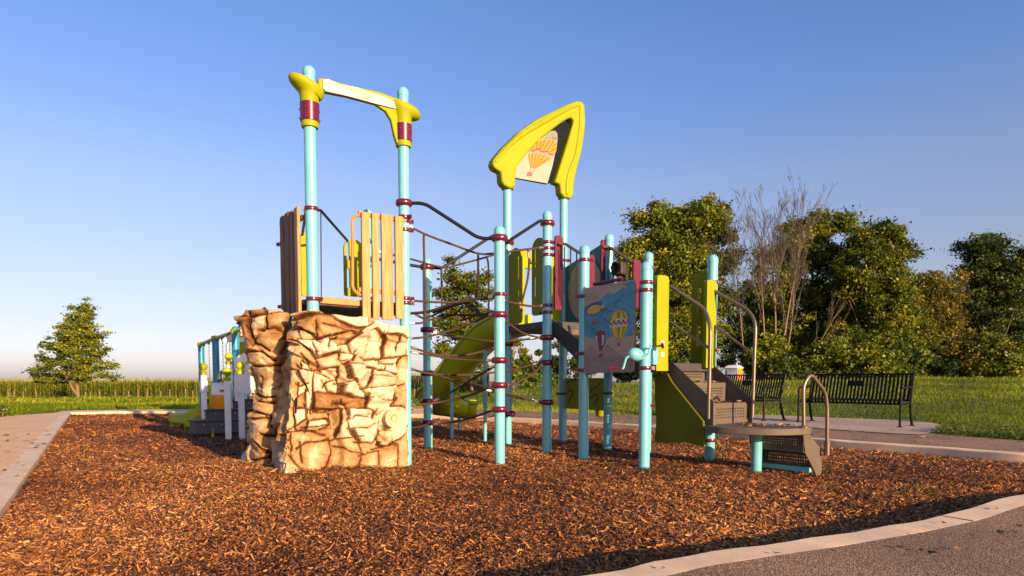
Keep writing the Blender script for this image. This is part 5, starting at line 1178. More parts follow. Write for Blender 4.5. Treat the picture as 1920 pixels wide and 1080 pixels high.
# round-window map panel on the G-I edge
zz0, zz1 = ZD2+.05, ZP(10, 470)
mb = MB(); mb.prism(fGI, [(.08, zz0), (LGI-.08, zz0), (LGI-.08, zz1), (.08, zz1-.22)], -.015, .015); mp = mb.build('map_panel', M['mapteal'], PS, bevel=.004)
sg = 1 if fGI.n.y < 0 else -1
mb = MB(); mb.prism(fGI, ring_pts(LGI*.52, (zz0+zz1)/2-.06, .40, .46, 36), sg*.017, sg*.030); mb.build('disc', M['paper'], mp)
# play panel under the deck, G-I edge, with curved grooves
q = lambda x, y: fGI.px(x, y)
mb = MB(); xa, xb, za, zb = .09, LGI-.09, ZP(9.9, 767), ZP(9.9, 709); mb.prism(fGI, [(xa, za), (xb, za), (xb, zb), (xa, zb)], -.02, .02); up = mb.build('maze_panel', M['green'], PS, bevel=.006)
w = xb-xa; h = zb-za
for pts in ([(.02, .80), (.10, .88), (.20, .93), (.32, .97)], [(.06, .50), (.12, .60), (.18, .62), (.2, .52), (.16, .36), (.08, .2)], [(.66, .56), (.78, .66), (.90, .80), (.97, .90)], [(.66, .34), (.74, .44), (.84, .50), (.88, .44), (.84, .3), (.77, .12)], [(.42, .35), (.5, .5), (.56, .6)]):
    mb = MB(); pts = [(p.x, p.y) for p in catmull([Vector((a, b, 0)) for a, b in pts], 5)]; stroke(mb, fGI, [(xa+a*w, za+b*h) for a, b in pts], .022, sg*.0225, 0); mb.build('groove', M['pblk'], up, smooth=False)
bk = MB(); g = P(1127, 770, 9.9); bk.lathe(g, [(.03, -.10), (.075, -.085), (.105, .06), (.112, .075), (.095, .075), (.085, .0)], 18); bk.tube(catmull([g+Vector((.05, 0, .06)), g+Vector((.10, 0, .2)), g+Vector((.14, 0, .32))], 4), .03, 8); bk.build('talk_horn', M['yellow'], PS)
mb = MB(); gg = P(1144, 737, 9.75); mb.ellipsoid(gg, (.05, .05, .075)); mb.build('horn_cap', M['yellow'], PS)
bb = P(956, 776, 9.62); mb = MB(); mb.ellipsoid(bb+Vector((.03, 0, 0)), (.055, .055, .05)); mb.build('end_knob', M['burg'], PS)

# --- stair between the upper and the lower deck
fHK, LHK = face('H', 'K')
a0, b0 = V3('F'), V3('I'); a1, b1 = V3('H'), V3('K')
def lerp_edge(t, s, z): p = a0.lerp(b0, s); q_ = a1.lerp(b1, s); r = p.lerp(q_, t); r.z = z; return r
for i in range(2):
    z = ZD2-.20*(i+1); mb = MB(); t0, t1 = i/2, (i+1)/2
    pts = [lerp_edge(t0, .12, z), lerp_edge(t1, .12, z), lerp_edge(t1, .88, z), lerp_edge(t0, .88, z)]
    mb.add([p+Vector((0, 0, d)) for d in (-.03, 0) for p in pts], [(3, 2, 1, 0), (4, 5, 6, 7), (0, 1, 5, 4), (1, 2, 6, 5), (2, 3, 7, 6), (3, 0, 4, 7)]); mb.build('tread', M['orange' if i == 0 else 'brown'], PS)
for i in range(3):
    z1_, z0_ = ZD2-.20*i-.03, ZD2-.20*(i+1); t = i/2; p, q_ = lerp_edge(t, .12, z0_), lerp_edge(t, .88, z0_); fr = Frame(p, q_-p, (0, 0, 1)); L = (q_-p).length; mb = MB(); mb.box(fr(L/2, (z1_-z0_)/2), (L, .02, z1_-z0_-.012), fr); mb.build('riser', M['brown'], PS)
for s in (.09, .91):
    pts = [lerp_edge(-.02, s, ZD2+.03), lerp_edge(1.02, s, ZD3+.17), lerp_edge(1.02, s, ZD3-.12), lerp_edge(.02, s, ZD2-.20)]; fr = Frame(pts[0], pts[1]-pts[0], (0, 0, 1)); ex = Vector((pts[1].x-pts[0].x, pts[1].y-pts[0].y, 0)); fr = Frame(lerp_edge(0, s, 0), ex, (0, 0, 1))
    mb = MB(); mb.prism(fr, [fr.inv(p)[:2] for p in pts], -.012, .012); mb.build('stringer', M['deckdark'], PS, bevel=.003)
def board(fr, x0, x1, z0, z1, mat, name='rail_board', th=.024, r=.04):
    return panel_slots(fr, x0, x1, z0, z1, [], mat, name, th, r, .01)
def vboard(px0, px1, py0, py1, Y, mat, dirx=(.79, .61, 0), name='rail_board'):
    c = P((px0+px1)/2, py0, Y); fr = Frame((c.x, c.y, 0), dirx, (0, 0, 1)); x0, x1, z0, z1 = pxr(fr, px0, px1, py0, py1); return board(fr, x0, x1, z0, z1, mat, name)
vboard(1040, 1054.5, 442, 581, 8.75, M['burgpanel']); vboard(1103, 1114, 478, 562, 8.45, M['burgpanel'])
vboard(1127, 1140.5, 450, 560, 9.3, M['burgpanel']); vboard(1187, 1201, 487, 578, 8.9, M['burgpanel']); vboard(1158, 1172, 512, 530, 9.0, M['burgpanel'])
def picket_rail(p0, p1, bars, down):
    a, b = P(*p0), P(*p1); tube_part('stair_rail', [a, a+Vector((.14*(b-a).x/abs((b-a).x), 0, 0))*.6, b-Vector((.06, 0, 0)), b], .020, 'tube', .07)
    mb = MB()
    for k in range(1, bars+1):
        t = k/(bars+1); p = a.lerp(b, t); mb.tube([p, p-Vector((0, 0, down))], .0085, 6)
    mb.build('rail_bars', M['navy'], PS)
picket_rail((1048, 457, 8.7), (1104, 480, 8.42), 4, .62); picket_rail((1131, 463, 9.25), (1192, 491, 8.88), 5, .60)
# spotting scope on the right rail
so_ = P(1161, 504, 8.95); mb = MB(); mb.box(so_, (.17, .17, .17), Frame(so_, (.8, -.6, 0), (0, 0, 1))); sc_ = mb.build('viewer_box', M['deckdark'], PS, bevel=.02)
mb = MB(); mb.lathe(so_+Vector((-.055, -.09, 0)), [(.0, .0), (.072, .0), (.072, .03), (.055, .034), (.05, .012), (.0, .012)], 20, (-.55, -.83, 0)); mb.build('viewer_lens', M['black'], sc_)

# --- balloon map panel on the front of the lower deck (H-J)
fHJ, LHJ = face('H', 'J'); sj = 1 if fHJ.n.y < 0 else -1
fM = Frame(fHJ(0, 0, sj*.03), fHJ.x, (0, 0, 1), fHJ.n*sj)
def map_panel():
    c = [fM.px(1095.5, 541), fM.px(1192, 524), fM.px(1195.5, 689), fM.px(1097, 700)]
    x0, x1, zb, z0, z1 = c[0][0], c[1][0], min(c[2][1], c[3][1]), c[0][1], c[1][1]; zl = c[3][1]
    W = x1-x0; r = .03
    mb = MB(); mb.prism(fM, [(x0+r, zl), (x1-r, zl+.01), (x1, zl+r+.01), (x1, z1-r), (x1-r, z1), (x0+r, z0), (x0, z0-r), (x0, zl+r)], -.012, .012); pn = mb.build('map_panel', M['paper'], PS, bevel=.003)
    H = z0-zl
    # u 0..1 across, v 0..1 up from the photo's panel
    U = lambda u, v: (x0+W*u, zl+(z0+(z1-z0)*u-zl)*v)
    g = MB(); Q = lambda pts: [U(*p) for p in pts]; cc = .0135
    def blob(pts, mi, dz=0): 
        s = catmull([Vector((a, b, 0)) for a, b in pts], 4, True); flat(g, fM, Q([(min(.995, max(.004, p.x)), min(.985, max(.004, p.y))) for p in s]), cc+dz, mi)
    blob([(.0, .74), (.10, .80), (.30, .82), (.50, .90), (.62, .88), (.80, .93), (.995, .80), (.995, .44), (.85, .40), (.6, .41), (.45, .38), (.25, .40), (.05, .44), (0, .55)], 0)
    flat(g, fM, Q([(.76, .985), (.985, .985), (.985, .83), (.93, .86), (.86, .93)]), cc, 0)
    blob([(0, .20), (.08, .27), (.18, .33), (.24, .26), (.33, .22), (.42, .25), (.50, .32), (.58, .27), (.70, .21), (.85, .17), (.99, .12), (.99, .01), (.5, .01), (.01, .01)], 1)
    for k in range(26):
        a = random.uniform(.03, .9); b = random.uniform(.42, .80); pts = [(a, b)]
        for i in range(5): pts.append((min(.98, max(.02, pts[-1][0]+random.gauss(.02, .03))), pts[-1][1]+random.gauss(0, .02)))
        stroke(g, fM, Q(pts), .006, cc+.0015, 2)
    for k in range(14): 
        y = .02+.013*k; stroke(g, fM, Q([(.02, y), (.3, y+.01*math.sin(k)), (.6, y-.012), (.97, y*.75)]), .003, cc+.0014, 3)
    for pts in ([(.02, .26), (.18, .33), (.24, .26), (.42, .25), (.50, .32), (.6, .26), (.75, .2)], [(.0, .18), (.2, .15), (.35, .19), (.6, .13), (.98, .08)], [(.06, .86), (.10, .90), (.16, .885), (.20, .92), (.26, .90), (.30, .86), (.06, .86)], [(.74, .90), (.80, .925), (.86, .92), (.92, .90)]): stroke(g, fM, Q(pts), .005, cc+.0018, 3)
    g.build('map_print', [M['mapblue'], M['mapbrown'], M['mapteal'], pmat('grey_line_print', (.20, .18, .18), .5)], pn, smooth=False)
    b = MB(); cx, cz = U(.715, .545)
    ballon(b, fM, cx, cz, W*.175, H*.155, H*.165, 9, [0, 1, 0, 2, 1], .0160)
    # white swag band
    bw = W*.178
    flat(b, fM, [(cx-bw, cz+.035), (cx-bw*.5, cz+.06), (cx+bw*.5, cz+.06), (cx+bw, cz+.04), (cx+bw*.98, cz-.03), (cx+bw*.4, cz-.04), (cx-bw*.4, cz-.04), (cx-bw*.98, cz-.03)], .0168, 3)
    for i in range(4):
        a = cx-bw+bw*.5*i; stroke(b, fM, [(a+bw*.5*t, cz+.042-.05*math.sin(math.pi*t)) for t in (0, .2, .4, .6, .8, 1)], .018, .0175, 4)
    flat(b, fM, [(cx-.025, cz-H*.215), (cx+.025, cz-H*.215), (cx+.022, cz-H*.25), (cx-.022, cz-H*.25)], .0165, 5)
    for d in (-.022, .022): stroke(b, fM, [(cx+d*1.2, cz-H*.16), (cx+d, cz-H*.215)], .004, .0165, 4)
    b.build('balloon_print', [M['pyel'], M['pgrn'], M['pora'], M['paperw'], M['pbur'], pmat('basket_print', (.35, .10, .05), .5)], pn, smooth=False)
    b = MB(); cx, cz = U(.365, .405); ballon(b, fM, cx, cz, W*.115, H*.105, H*.145, 7, [0, 1, 0, 2, 1, 0, 1], .0160)
    flat(b, fM, [(cx-W*.10, cz+.05), (cx-W*.06, cz+.085), (cx+W*.06, cz+.085), (cx+W*.10, cz+.05), (cx+W*.115, cz+.03), (cx-W*.115, cz+.03)], .0168, 2)
    flat(b, fM, [(cx-W*.06, cz-H*.085), (cx+W*.06, cz-H*.085), (cx+W*.02, cz-H*.145), (cx-W*.02, cz-H*.145)], .0168, 2)
    for d in (-.015, .015): stroke(b, fM, [(cx+d, cz-H*.14), (cx+d*1.5, cz-H*.195)], .004, .0165, 2)
    flat(b, fM, [(cx-.035, cz-H*.19), (cx+.035, cz-H*.185), (cx+.028, cz-H*.22), (cx-.028, cz-H*.22)], .0165, 2)
    b.build('balloon_print', [M['pblu'], M['paperw'], M['pbur']], pn, smooth=False)
    b = MB(); cx, cz = U(.225, .745); fa = Frame(fM(cx, cz, 0), fM.x+Vector((0, 0, .10)), Vector((0, 0, 1)), fM.n)
    flat(b, fa, ring_pts(0, 0, W*.18, H*.075, 28), .0160, 0); flat(b, fa, ring_pts(0, -.012, W*.15, H*.05, 24), .0166, 1)
    for k in range(-5, 6): stroke(b, fa, [(k*W*.026, H*.02), (k*W*.026, -H*.055)], .004, .0172, 0)
    flat(b, fa, [(W*.14, 0), (W*.20, .045), (W*.20, -.03)], .0172, 1)
    flat(b, fa, [(-W*.06, -H*.125), (W*.09, -H*.12), (W*.065, -H*.165), (-W*.04, -H*.165)], .0160, 2)
    b.build('airship_print', [M['pblu'], M['pyel'], pmat('boat_print', (.38, .10, .06), .5)], pn, smooth=False)
    # top bar with bolts
    t = MB(); p, q_ = U(.20, 1.03), U(.76, 1.03); t.tube([fM(p[0], p[1], 0), fM(q_[0], q_[1], 0)], .022, 8); t.build('top_bar', M['burg'], pn)
    t = MB()
    for u, v in ((.30, .935), (.40, .915), (.53, .92), (.64, .945), (.46, .89), (.03, .03), (.97, .04), (.97, .93)): t.ellipsoid(fM(*U(u, v), .014), (.009, .009, .009), 8, 5)
    t.build('bolt', M['ferrule'], pn)
map_panel()

# --- crank toy on post J
def crank():
    o = V3('J', zp_('J', 668)); mb = MB(); d = Vector((-.80, -.55, .10)).normalized()
    mb.lathe(o+d*.02, [(.0, -.02), (.052, -.02), (.055, .06), (.072, .10), (.076, .14), (.072, .18), (.055, .215), (.03, .235), (.0, .24)], 22, d); cr = mb.build('crank_body', M['aqua'], PS)
    mb = MB(); fr = Frame(o, (.79, .61, 0), (0, 0, 1)); mb.box(o+Vector((.06, .02, 0)), (.08, .17, .20), fr); mb.build('crank_bracket', M['aqua'], cr, bevel=.012)
    Yj = XYp['J'][1]
    for pts, knob in (([(1180, 668, Yj-.20), (1174, 671, Yj-.20), (1169, 689, Yj-.20), (1167, 692, Yj-.20)], (1168, 691, 1142, 690)), ([(1203, 668, Yj-.12), (1216, 664, Yj-.14), (1218, 656, Yj-.14), (1221, 649, Yj-.14)], (1219, 650, 1243, 648))):
        a = MB(); a.tube(bend([P(*p) for p in pts], .02), .013, 8); arm = a.build('crank_arm', M['aqua'], cr)
        k = MB(); y = pts[-1][2]; p, q_ = P(knob[0], knob[1], y), P(knob[2], knob[3], y); k.tube([p, q_], .010, 8); dd = (q_-p).normalized(); k.lathe(q_-dd*.015, [(.0, 0), (.03, 0), (.038, .01), (.03, .02), (0, .02)], 16, dd); k.build('crank_knob', M['burg'], arm)
crank()

# --- lime boards at the stairs
fJL, LJL = face('J', 'L'); sJ = 1 if fJL.n.y < 0 else -1
fJo = Frame(fJL(0, 0, sJ*.05), fJL.x, (0, 0, 1), fJL.n*sJ)
x0, x1, z0, z1 = pxr(fJo, 1229.5, 1251.5, 517, 695.5); panel_slots(fJo, x0, x1, z0, z1, [], M['lime'], 'entry_board', .05, .04, .01)
mb = MB(); fw = Frame(fJo(x1-.02, 0, 0), -fJo.n, (0, 0, 1)); mb.prism(fw, [(0, z0+.5), (0, z1-.03), (.10, z1-.05), (.16, z1-.2), (.16, z0+.55), (.10, z0+.4)], -.014, .014); mb.build('entry_flange', M['lime'], PS, bevel=.005)
xm = (x0+x1)/2+.01
for py in (643, 665): z = fJo.px(1240, py)[1]; st = MB(); st.box(fJo(xm-.01, z, .027), (.06, .004, .055), fJo); st.build('sticker', M['paperw'], PS, smooth=False)
x0, x1, z0, z1 = pxr(fJo, 1323, 1341, 526, 690); panel_slots(fJo, x0, x1, z0, z1, [], M['lime'], 'entry_board', .05, .03, .01)
fLK, LLK = face('L', 'K'); x0, x1, z0, z1 = pxr(fLK, 1303, 1328, 509, 688)
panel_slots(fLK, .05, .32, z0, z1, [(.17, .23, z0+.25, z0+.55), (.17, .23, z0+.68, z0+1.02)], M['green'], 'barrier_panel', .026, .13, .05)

# --- perforated stairs to the lower deck
def perf(name, o, ex, w, h, mat, nx=20, nz=9, margin=.045, ez=(0, 0, 1), th=.006):
    """folded steel plate with rows of punched holes"""
    fr = Frame(o, ex, ez); mb = MB(); xs = [0, margin*1.4]; n = nx*2+1
    xs = [0]+[margin*1.4+(w-2.8*margin)*i/n for i in range(n+1)]+[w]; m = nz*2+1; zs = [0]+[margin+(h-2*margin)*i/m for i in range(m+1)]+[h]
    vs = [fr(x, z) for z in zs for x in xs]; nxs = len(xs); fs = []
    for j in range(len(zs)-1):
        for i in range(nxs-1):
            if 1 <= i <= n and 1 <= j <= m and (i-1) % 2 == 1 and (j-1) % 2 == 1: continue
            fs.append((j*nxs+i, j*nxs+i+1, (j+1)*nxs+i+1, (j+1)*nxs+i))
    mb.add(vs, fs); return mb.build(name, M[mat], PS, smooth=False, solid=th)
e0 = Vector((1.84, 7.60, 0)); e1 = Vector((2.43, 8.06, 0)); wdir = Vector((.61, -.79, 0)); ud = (e1-e0).normalized(); SW = (e1-e0).length
stepz = [ZD3, .965, .735, .50]
for i, dd in enumerate((0, .30, .60)):
    zt_, zb_ = stepz[i], stepz[i+1]; o = e0+wdir*dd; o.z = zb_
    perf('riser', o, ud, SW, zt_-zb_, 'brown', 18, 4)
    if i < 2:
        mb = MB(); p = [o, o+wdir*.30, o+wdir*.30+ud*SW, o+ud*SW]; mb.add([q_+Vector((0, 0, d)) for d in (-.012, -.003) for q_ in p], [(3, 2, 1, 0), (4, 5, 6, 7), (0, 1, 5, 4), (1, 2, 6, 5), (2, 3, 7, 6), (3, 0, 4, 7)]); mb.build('tread', M['brown'], PS)
for s, sgn in ((0, -1), (SW, 1)):
    fr = Frame(e0+ud*(s+sgn*.012), wdir, (0, 0, 1)); mb = MB(); mb.prism(fr, [(-.05, ZD3+.0), (.06, ZD3+.02), (.66, .76), (.66, .50), (.60, .47), (-.05, .98)], -.008, .008); mb.build('stringer', M['brown'], PS, bevel=.003)
# wavy lime plate below the deck
fr = Frame(e0-ud*.05, wdir, (0, 0, 1)); qx = [(1229, 700), (1229, 745), (1232, 790), (1228, 828), (1250, 831), (1285, 829), (1322, 838), (1320, 790), (1300, 765), (1262, 718), (1252, 700)]
mb = MB(); mb.prism(fr, [fr.px(*p) for p in qx], -.015, .015); mb.build('lower_panel', M['olive'], PS, bevel=.004)  # 'olive' is the lime plastic with deep shade put into its colour
# half-round landing
lp = [(2.12, 6.98), (2.20, 6.80), (2.42, 6.64), (2.68, 6.56), (2.95, 6.60), (3.14, 6.72), (3.20, 6.82), (3.03, 7.05), (2.85, 7.32), (2.82, 7.60), (2.20, 7.12)]
lp = [(p.x, p.y) for p in catmull([Vector(p+(0,)) for p in lp[:7]], 5)]+lp[7:]
mb = MB(); mb.prism(Frame((0, 0, 0), (1, 0, 0), (0, 1, 0)), lp, .425, .497); mb.build('landing', M['brown'], PS, bevel=.008)
mb = MB(); mpx = GND(1416, 879, 0); mb.lathe((mpx.x, mpx.y-.03, 0), [(.058, -.15), (.058, .34), (.066, .425)], 24); mb.build('post', M['aqua'], PS)
# short steps off the landing, open side seen from behind
Q = Vector((3.10, 6.78, 0)); back = Vector((-.61, .79, 0)); uu = Vector((.79, .61, 0))
perf('riser', Q+back*.62+Vector((0, 0, .24)), -back, .62, .185, 'brown', 17, 3)
perf('riser', Q+back*.62+uu*.24+Vector((0, 0, .02)), -back, .62, .21, 'brown', 17, 3)
mb = MB(); p = [Q+back*.62, Q, Q+uu*.24, Q+uu*.24+back*.62]; mb.add([q_+Vector((0, 0, d)) for d in (.225, .235) for q_ in p], [(3, 2, 1, 0), (4, 5, 6, 7), (0, 1, 5, 4), (1, 2, 6, 5), (2, 3, 7, 6), (3, 0, 4, 7)]); mb.build('tread', M['brown'], PS)
for d in (0, .63):
    fr = Frame(Q+back*d, uu, (0, 0, 1)); mb = MB(); mb.prism(fr, [(-.02, .42), (.10, .42), (.37, .24), (.40, .02), (.38, -.06), (.29, -.06), (.20, .05), (.03, .22)], -.008, .008); mb.build('side_plate', M['brown'], PS, bevel=.003)
mb = MB(); a = Q+back*.60+uu*.20; b = Q+back*.02+uu*.20; fr = Frame(a, b-a, (0, 0, 1)); mb.box(fr((b-a).length/2, .02), ((b-a).length, .05, .05), fr); mb.build('foot_bar', M['aqua'], PS)
# hand rails
def rail(pts, r=.021, rb=.10): return tube_part('hand_rail', [P(*p) for p in pts], r, 'tube', rb)
rail([(1246, 536, 7.62), (1258, 538, 7.58), (1322, 579, 7.32), (1332, 612, 7.14), (1328.5, 785, 7.12)]); rail([(1246, 601, 7.62), (1256, 604, 7.58), (1330, 653, 7.15)], .017)
rail([(1250, 541, 7.6), (1250.5, 606, 7.6)], .012); rail([(1326, 545, 8.02), (1338, 545, 7.98), (1404, 582, 7.68), (1417, 605, 7.55), (1410.5, 783, 7.53)]); rail([(1328, 607, 8.02), (1338, 610, 7.98), (1413, 664, 7.54)], .017)
rail([(1507, 798, 6.74), (1506, 722, 6.74), (1520, 700, 6.78), (1547, 735, 6.92), (1551, 760, 6.94), (1550.5, 853, 6.95)], .020, .09)
mb = MB(); bse = P(1507, 798, 6.74); mb.lathe(Vector((bse.x, bse.y, .497)), [(.055, 0), (.055, .012), (.03, .02)], 16); mb.build('rail_base', M['tube'], PS)
mb = MB(); bse = P(1550.5, 850, 6.95); mb.tube([bse+Vector((0, 0, -.02)), bse+Vector((0, 0, .13))], .030, 10); mb.build('rail_base', M['tube'], PS)
# leaves on the steps and the landing
def steps_litter():
    n = 160; V = np.zeros((n, 4, 3)); F = (np.arange(n)*4)[:, None]+np.arange(4)
    for i in range(n):
        w = i % 4
        if w == 0: p = e0+wdir*random.uniform(.06, .26)+ud*random.uniform(.05, SW-.05); p.z = stepz[1]+.002
        elif w == 1: p = e0+wdir*random.uniform(.36, .56)+ud*random.uniform(.05, SW-.05); p.z = stepz[2]+.002
        else: p = Vector((random.gauss(2.75, .16), random.gauss(7.02, .15), .50))
        s = random.uniform(.012, .03); a = random.uniform(0, 6.28)
        for k, (ca, l) in enumerate(((0, 1.5), (1.57, .7), (3.14, 1.3), (4.71, .7))): V[i, k] = (p.x+math.cos(a+ca)*s*l, p.y+math.sin(a+ca)*s*l, p.z+random.uniform(0, .025))
    tag(np_mesh('fallen_leaves', V.reshape(-1, 3), F, bpy.data.materials['leaf_litter'], {'rnd': np.repeat(rng.uniform(.2, 1, n), 4)}), 'dry leaves and mulch crumbs lying on the stair treads and landing', 'leaves', kind='stuff')
steps_litter()
# ------------------------------------------------------------------ toddler play unit behind the rock
def toddler():
    TU = empty('toddler_playhouse', (-5.0, 12.0, 0), 'small white picket playhouse with lime gable and grey steps, behind the rock', 'playhouse')
    def part(mb, name, mat, parent=TU, **k): return mb.build(name, M[mat] if isinstance(mat, str) else mat, parent, **k)
    def newel(px, by, ty, fcol, w=.10, base=None, balls=1, neck=True):
        g = GND(px, by) if base is None else base; zt = ZP(g.y, ty); x, y = g.x, g.y; fr = Frame((x, y, 0), (.9, .43, 0), (0, 0, 1)); mb = MB()
        mb.box((x, y, zt/2-.05), (w, w, zt+.1), fr)
        if neck: mb.box((x, y, zt*.80), (w*1.35, w*1.2, zt*.20), fr)
        p = part(mb, 'newel_post', 'white', bevel=.012)
        f = MB(); f.lathe((x, y, zt), [(w*.62, 0), (w*.62, .05), (w*.35, .07), (w*.30, .085), (.055, .10), (.072, .13), (.075, .155), (.065, .19), (.04, .215), (.0, .225)], 16); part(f, 'finial', fcol, p)
        return g, zt
    g1, z1 = newel(428.5, 823, 714, 'limedark', neck=False); g2_, z2 = newel(454, 820, 702, 'limedark')
    b0 = Vector((XP(384, 11.9), 11.9, .2)); newel(384, 0, 703, 'lime', base=b0)
    b3 = Vector((XP(432, 12.6), 12.6, .2)); newel(431, 0, 683, 'limedark', base=b3, neck=False)
    # mailbox
    Y = 10.9; c = P(416, 730, Y); fr = Frame(c, (.93, .30, -.02), (0, 0, 1)); h = .20; w = .22; L = .30; mb = MB(); prof = [(-w/2, -h/2), (w/2, -h/2), (w/2, .0)]+[(w/2*math.cos(R(a)), w/2*math.sin(R(a))) for a in range(15, 180, 15)]+[(-w/2, 0)]
    f2 = Frame(c, fr.n, (0, 0, 1), fr.x); mb.prism(f2, prof, -L/2, L/2); mbx = part(mb, 'mailbox', 'white', bevel=.01)
    m = MB(); m.lathe(c-fr.x*(L/2)-fr.n*(0)+Vector((0, 0, 0)), [(0, 0), (.085, 0), (.085, .025), (.06, .03), (.0, .03)], 18, (-fr.x-fr.n*(.9 if fr.n.y > 0 else -.9))); part(m, 'mailbox_door', 'limedark', mbx)
    m = MB(); s = -1 if fr.n.y > 0 else 1; m.box(fr(.05, -.02, s*.125), (.14, .012, .03), fr); m.box(fr(.11, -.05, s*.125), (.045, .012, .08), fr); part(m, 'flag', 'red', mbx)
    # grey steps
    d = Vector((.93, .36, 0))
    def stepbox(px0, px1, py0, py1, Y, dep, name='step', tan=None, mat='grey'):
        a = P(px0, py1, Y); b = P(px1, py1, Y+.55); zt_ = ZP(Y, py0); f = Frame((a.x, a.y, 0), (b.x-a.x, b.y-a.y, 0), (0, 0, 1)); L = Vector((b.x-a.x, b.y-a.y, 0)).length; s = 1 if f.n.y > 0 else -1
        mb = MB(); mb.box(f(L/2, (zt_+a.z)/2, s*dep/2), (L, dep, zt_-a.z), f); o = part(mb, name, mat, bevel=.012)
        lid = MB(); lid.box(f(L/2, zt_+.012, s*dep/2), (L+.04, dep+.04, .026), f); part(lid, 'tread', 'deckdark', o, bevel=.006)
        bl = MB(); 
        for u in (.15, .5, .85): bl.ellipsoid(f(L*u, a.z+(zt_-a.z)*.75, -s*.004), (.014, .014, .014), 8, 5)
        part(bl, 'bolt', 'ferrule', o)
    stepbox(368, 462, 792, 815, 11.0, .42, mat='grey'); stepbox(388, 492, 771, 790, 11.7, .45); stepbox(438, 492, 752, 768, 12.6, .5); stepbox(458, 495, 734, 751, 13.1, .5)
    # lime foot, barrel and back sheet
    mb = MB(); p = P(399, 818, 11.2); mb.tube([(p.x, p.y, -.1), (p.x, p.y, .15)], .03, 8); part(mb, 'foot', 'limedark')
    mb = MB(); c = P(412, 758, 12.3); mb.lathe((c.x, c.y, .38), [(0, 0), (.15, 0), (.17, .05), (.17, .45), (.15, .52), (.0, .52)], 20); part(mb, 'barrel', 'amber')
    mb = MB(); c = P(399, 745, 12.6); mb.box((c.x, c.y, .62), (.16, .03, .62)); part(mb, 'side_sheet', 'limedark', bevel=.01)
    # picket fence and gate wall
    Y0, Y1 = 12.4, 13.6
    for i, (px, pt, pb) in enumerate(((443, 668, 752), (450, 664, 750), (457, 661, 748), (465, 656, 743), (472, 652, 740), (480, 655, 738))):
        Y = Y0+(Y1-Y0)*i/5; a, b = P(px, pt, Y), P(px, pb, Y); w = .045; mb = MB(); f = Frame((a.x, Y, 0), (.8, .6, 0), (0, 0, 1)); mb.prism(f, [(-w, b.z), (w, b.z), (w, a.z-.05), (0, a.z), (-w, a.z-.05)], -.012, .012); part(mb, 'picket', 'white', bevel=.004)
    for py in (690, 735):
        mb = MB(); a, b = P(441, py+3, Y0), P(484, py-4, Y1); f = Frame(a, b-a, (0, 0, 1)); mb.box(a.lerp(b, .5)+Vector((.03, .05, 0)), ((b-a).length, .03, .07), f); part(mb, 'fence_bar', 'white', bevel=.004)
    for px, pt in ((463, 655), (478, 650)):
        mb = MB(); a = P(px, pt, 13.7); mb.box((a.x, a.y, a.z/2+.2), (.10, .10, a.z-.4)); part(mb, 'door_post', 'white', bevel=.008)
    # hand bar, hose hook
    mb = MB(); mb.tube([P(437, 697, 12.0), P(470, 674, 12.5)], .028, 8); part(mb, 'hand_bar', 'limedark')
    mb = MB(); mb.tube(catmull([P(413, 716, 12.2), P(412, 704, 12.2), P(417, 697, 12.2), P(425, 694, 12.2)], 5), [.05-.002*i for i in range(16)], 8); part(mb, 'elbow_pipe', 'grey')
    # gable
    Y = 13.2; apex = P(497, 585, Y); le = P(424, 638, Y); re = P(560, 640, Y+.6); fr = Frame((le.x, le.y, 0), (1, .28, 0), (0, 0, 1)); q = lambda px, py: fr.px(px, py)
    mb = MB(); mb.prism(fr, [q(437, 636), q(495, 594), q(548, 640), q(535, 668), q(446, 668), q(440, 652)], -.02, .02); gb = part(mb, 'gable_wall', 'lime', bevel=.005)
    sfr = -1 if fr.n.y > 0 else 1
    mb = MB(); a, b = q(421, 641), q(497, 586); ang = math.atan2(b[1]-a[1], b[0]-a[0]); n_ = (-math.sin(ang)*.055, math.cos(ang)*.055)
    mb.prism(fr, [(a[0]-n_[0], a[1]-n_[1]), (b[0]-n_[0], b[1]-n_[1]), (b[0]+n_[0], b[1]+n_[1]), (a[0]+n_[0], a[1]+n_[1])], sfr*.03, sfr*.07); part(mb, 'barge_board', 'white', gb, bevel=.004)
    a, b = q(497, 586), q(566, 645); ang = math.atan2(b[1]-a[1], b[0]-a[0]); n_ = (-math.sin(ang)*.055, math.cos(ang)*.055); mb = MB()
    mb.prism(fr, [(a[0]-n_[0], a[1]-n_[1]), (b[0]-n_[0], b[1]-n_[1]), (b[0]+n_[0], b[1]+n_[1]), (a[0]+n_[0], a[1]+n_[1])], sfr*.03, sfr*.07); part(mb, 'barge_board', 'white', gb, bevel=.004)
    mb = MB(); a, b = q(434, 637), q(552, 638); mb.prism(fr, [(a[0], a[1]-.05), (b[0], b[1]-.05), (b[0], b[1]+.05), (a[0], a[1]+.05)], sfr*.022, sfr*.05); part(mb, 'tie_board', 'white', gb, bevel=.004)
    for (pa, pb) in (((419, 642), (497, 584)), ((497, 584), (568, 646))):
        a, b = q(*pa), q(*pb); mb = MB(); v = [fr(a[0], a[1]+.06, sfr*.10), fr(b[0], b[1]+.06, sfr*.10), fr(b[0], b[1]+.06, -sfr*1.0), fr(a[0], a[1]+.06, -sfr*1.0)]; mb.add(v+[p+Vector((0, 0, .03)) for p in v], [(3, 2, 1, 0), (4, 5, 6, 7), (0, 1, 5, 4), (1, 2, 6, 5), (2, 3, 7, 6), (3, 0, 4, 7)]); part(mb, 'roof_slope', 'deckdark', bevel=.004)
    mb = MB(); c = P(497, 700, 13.9); mb.box((c.x, c.y, .55), (.7, .05, 1.1)); part(mb, 'rear_wall', 'white', bevel=.006)
toddler()
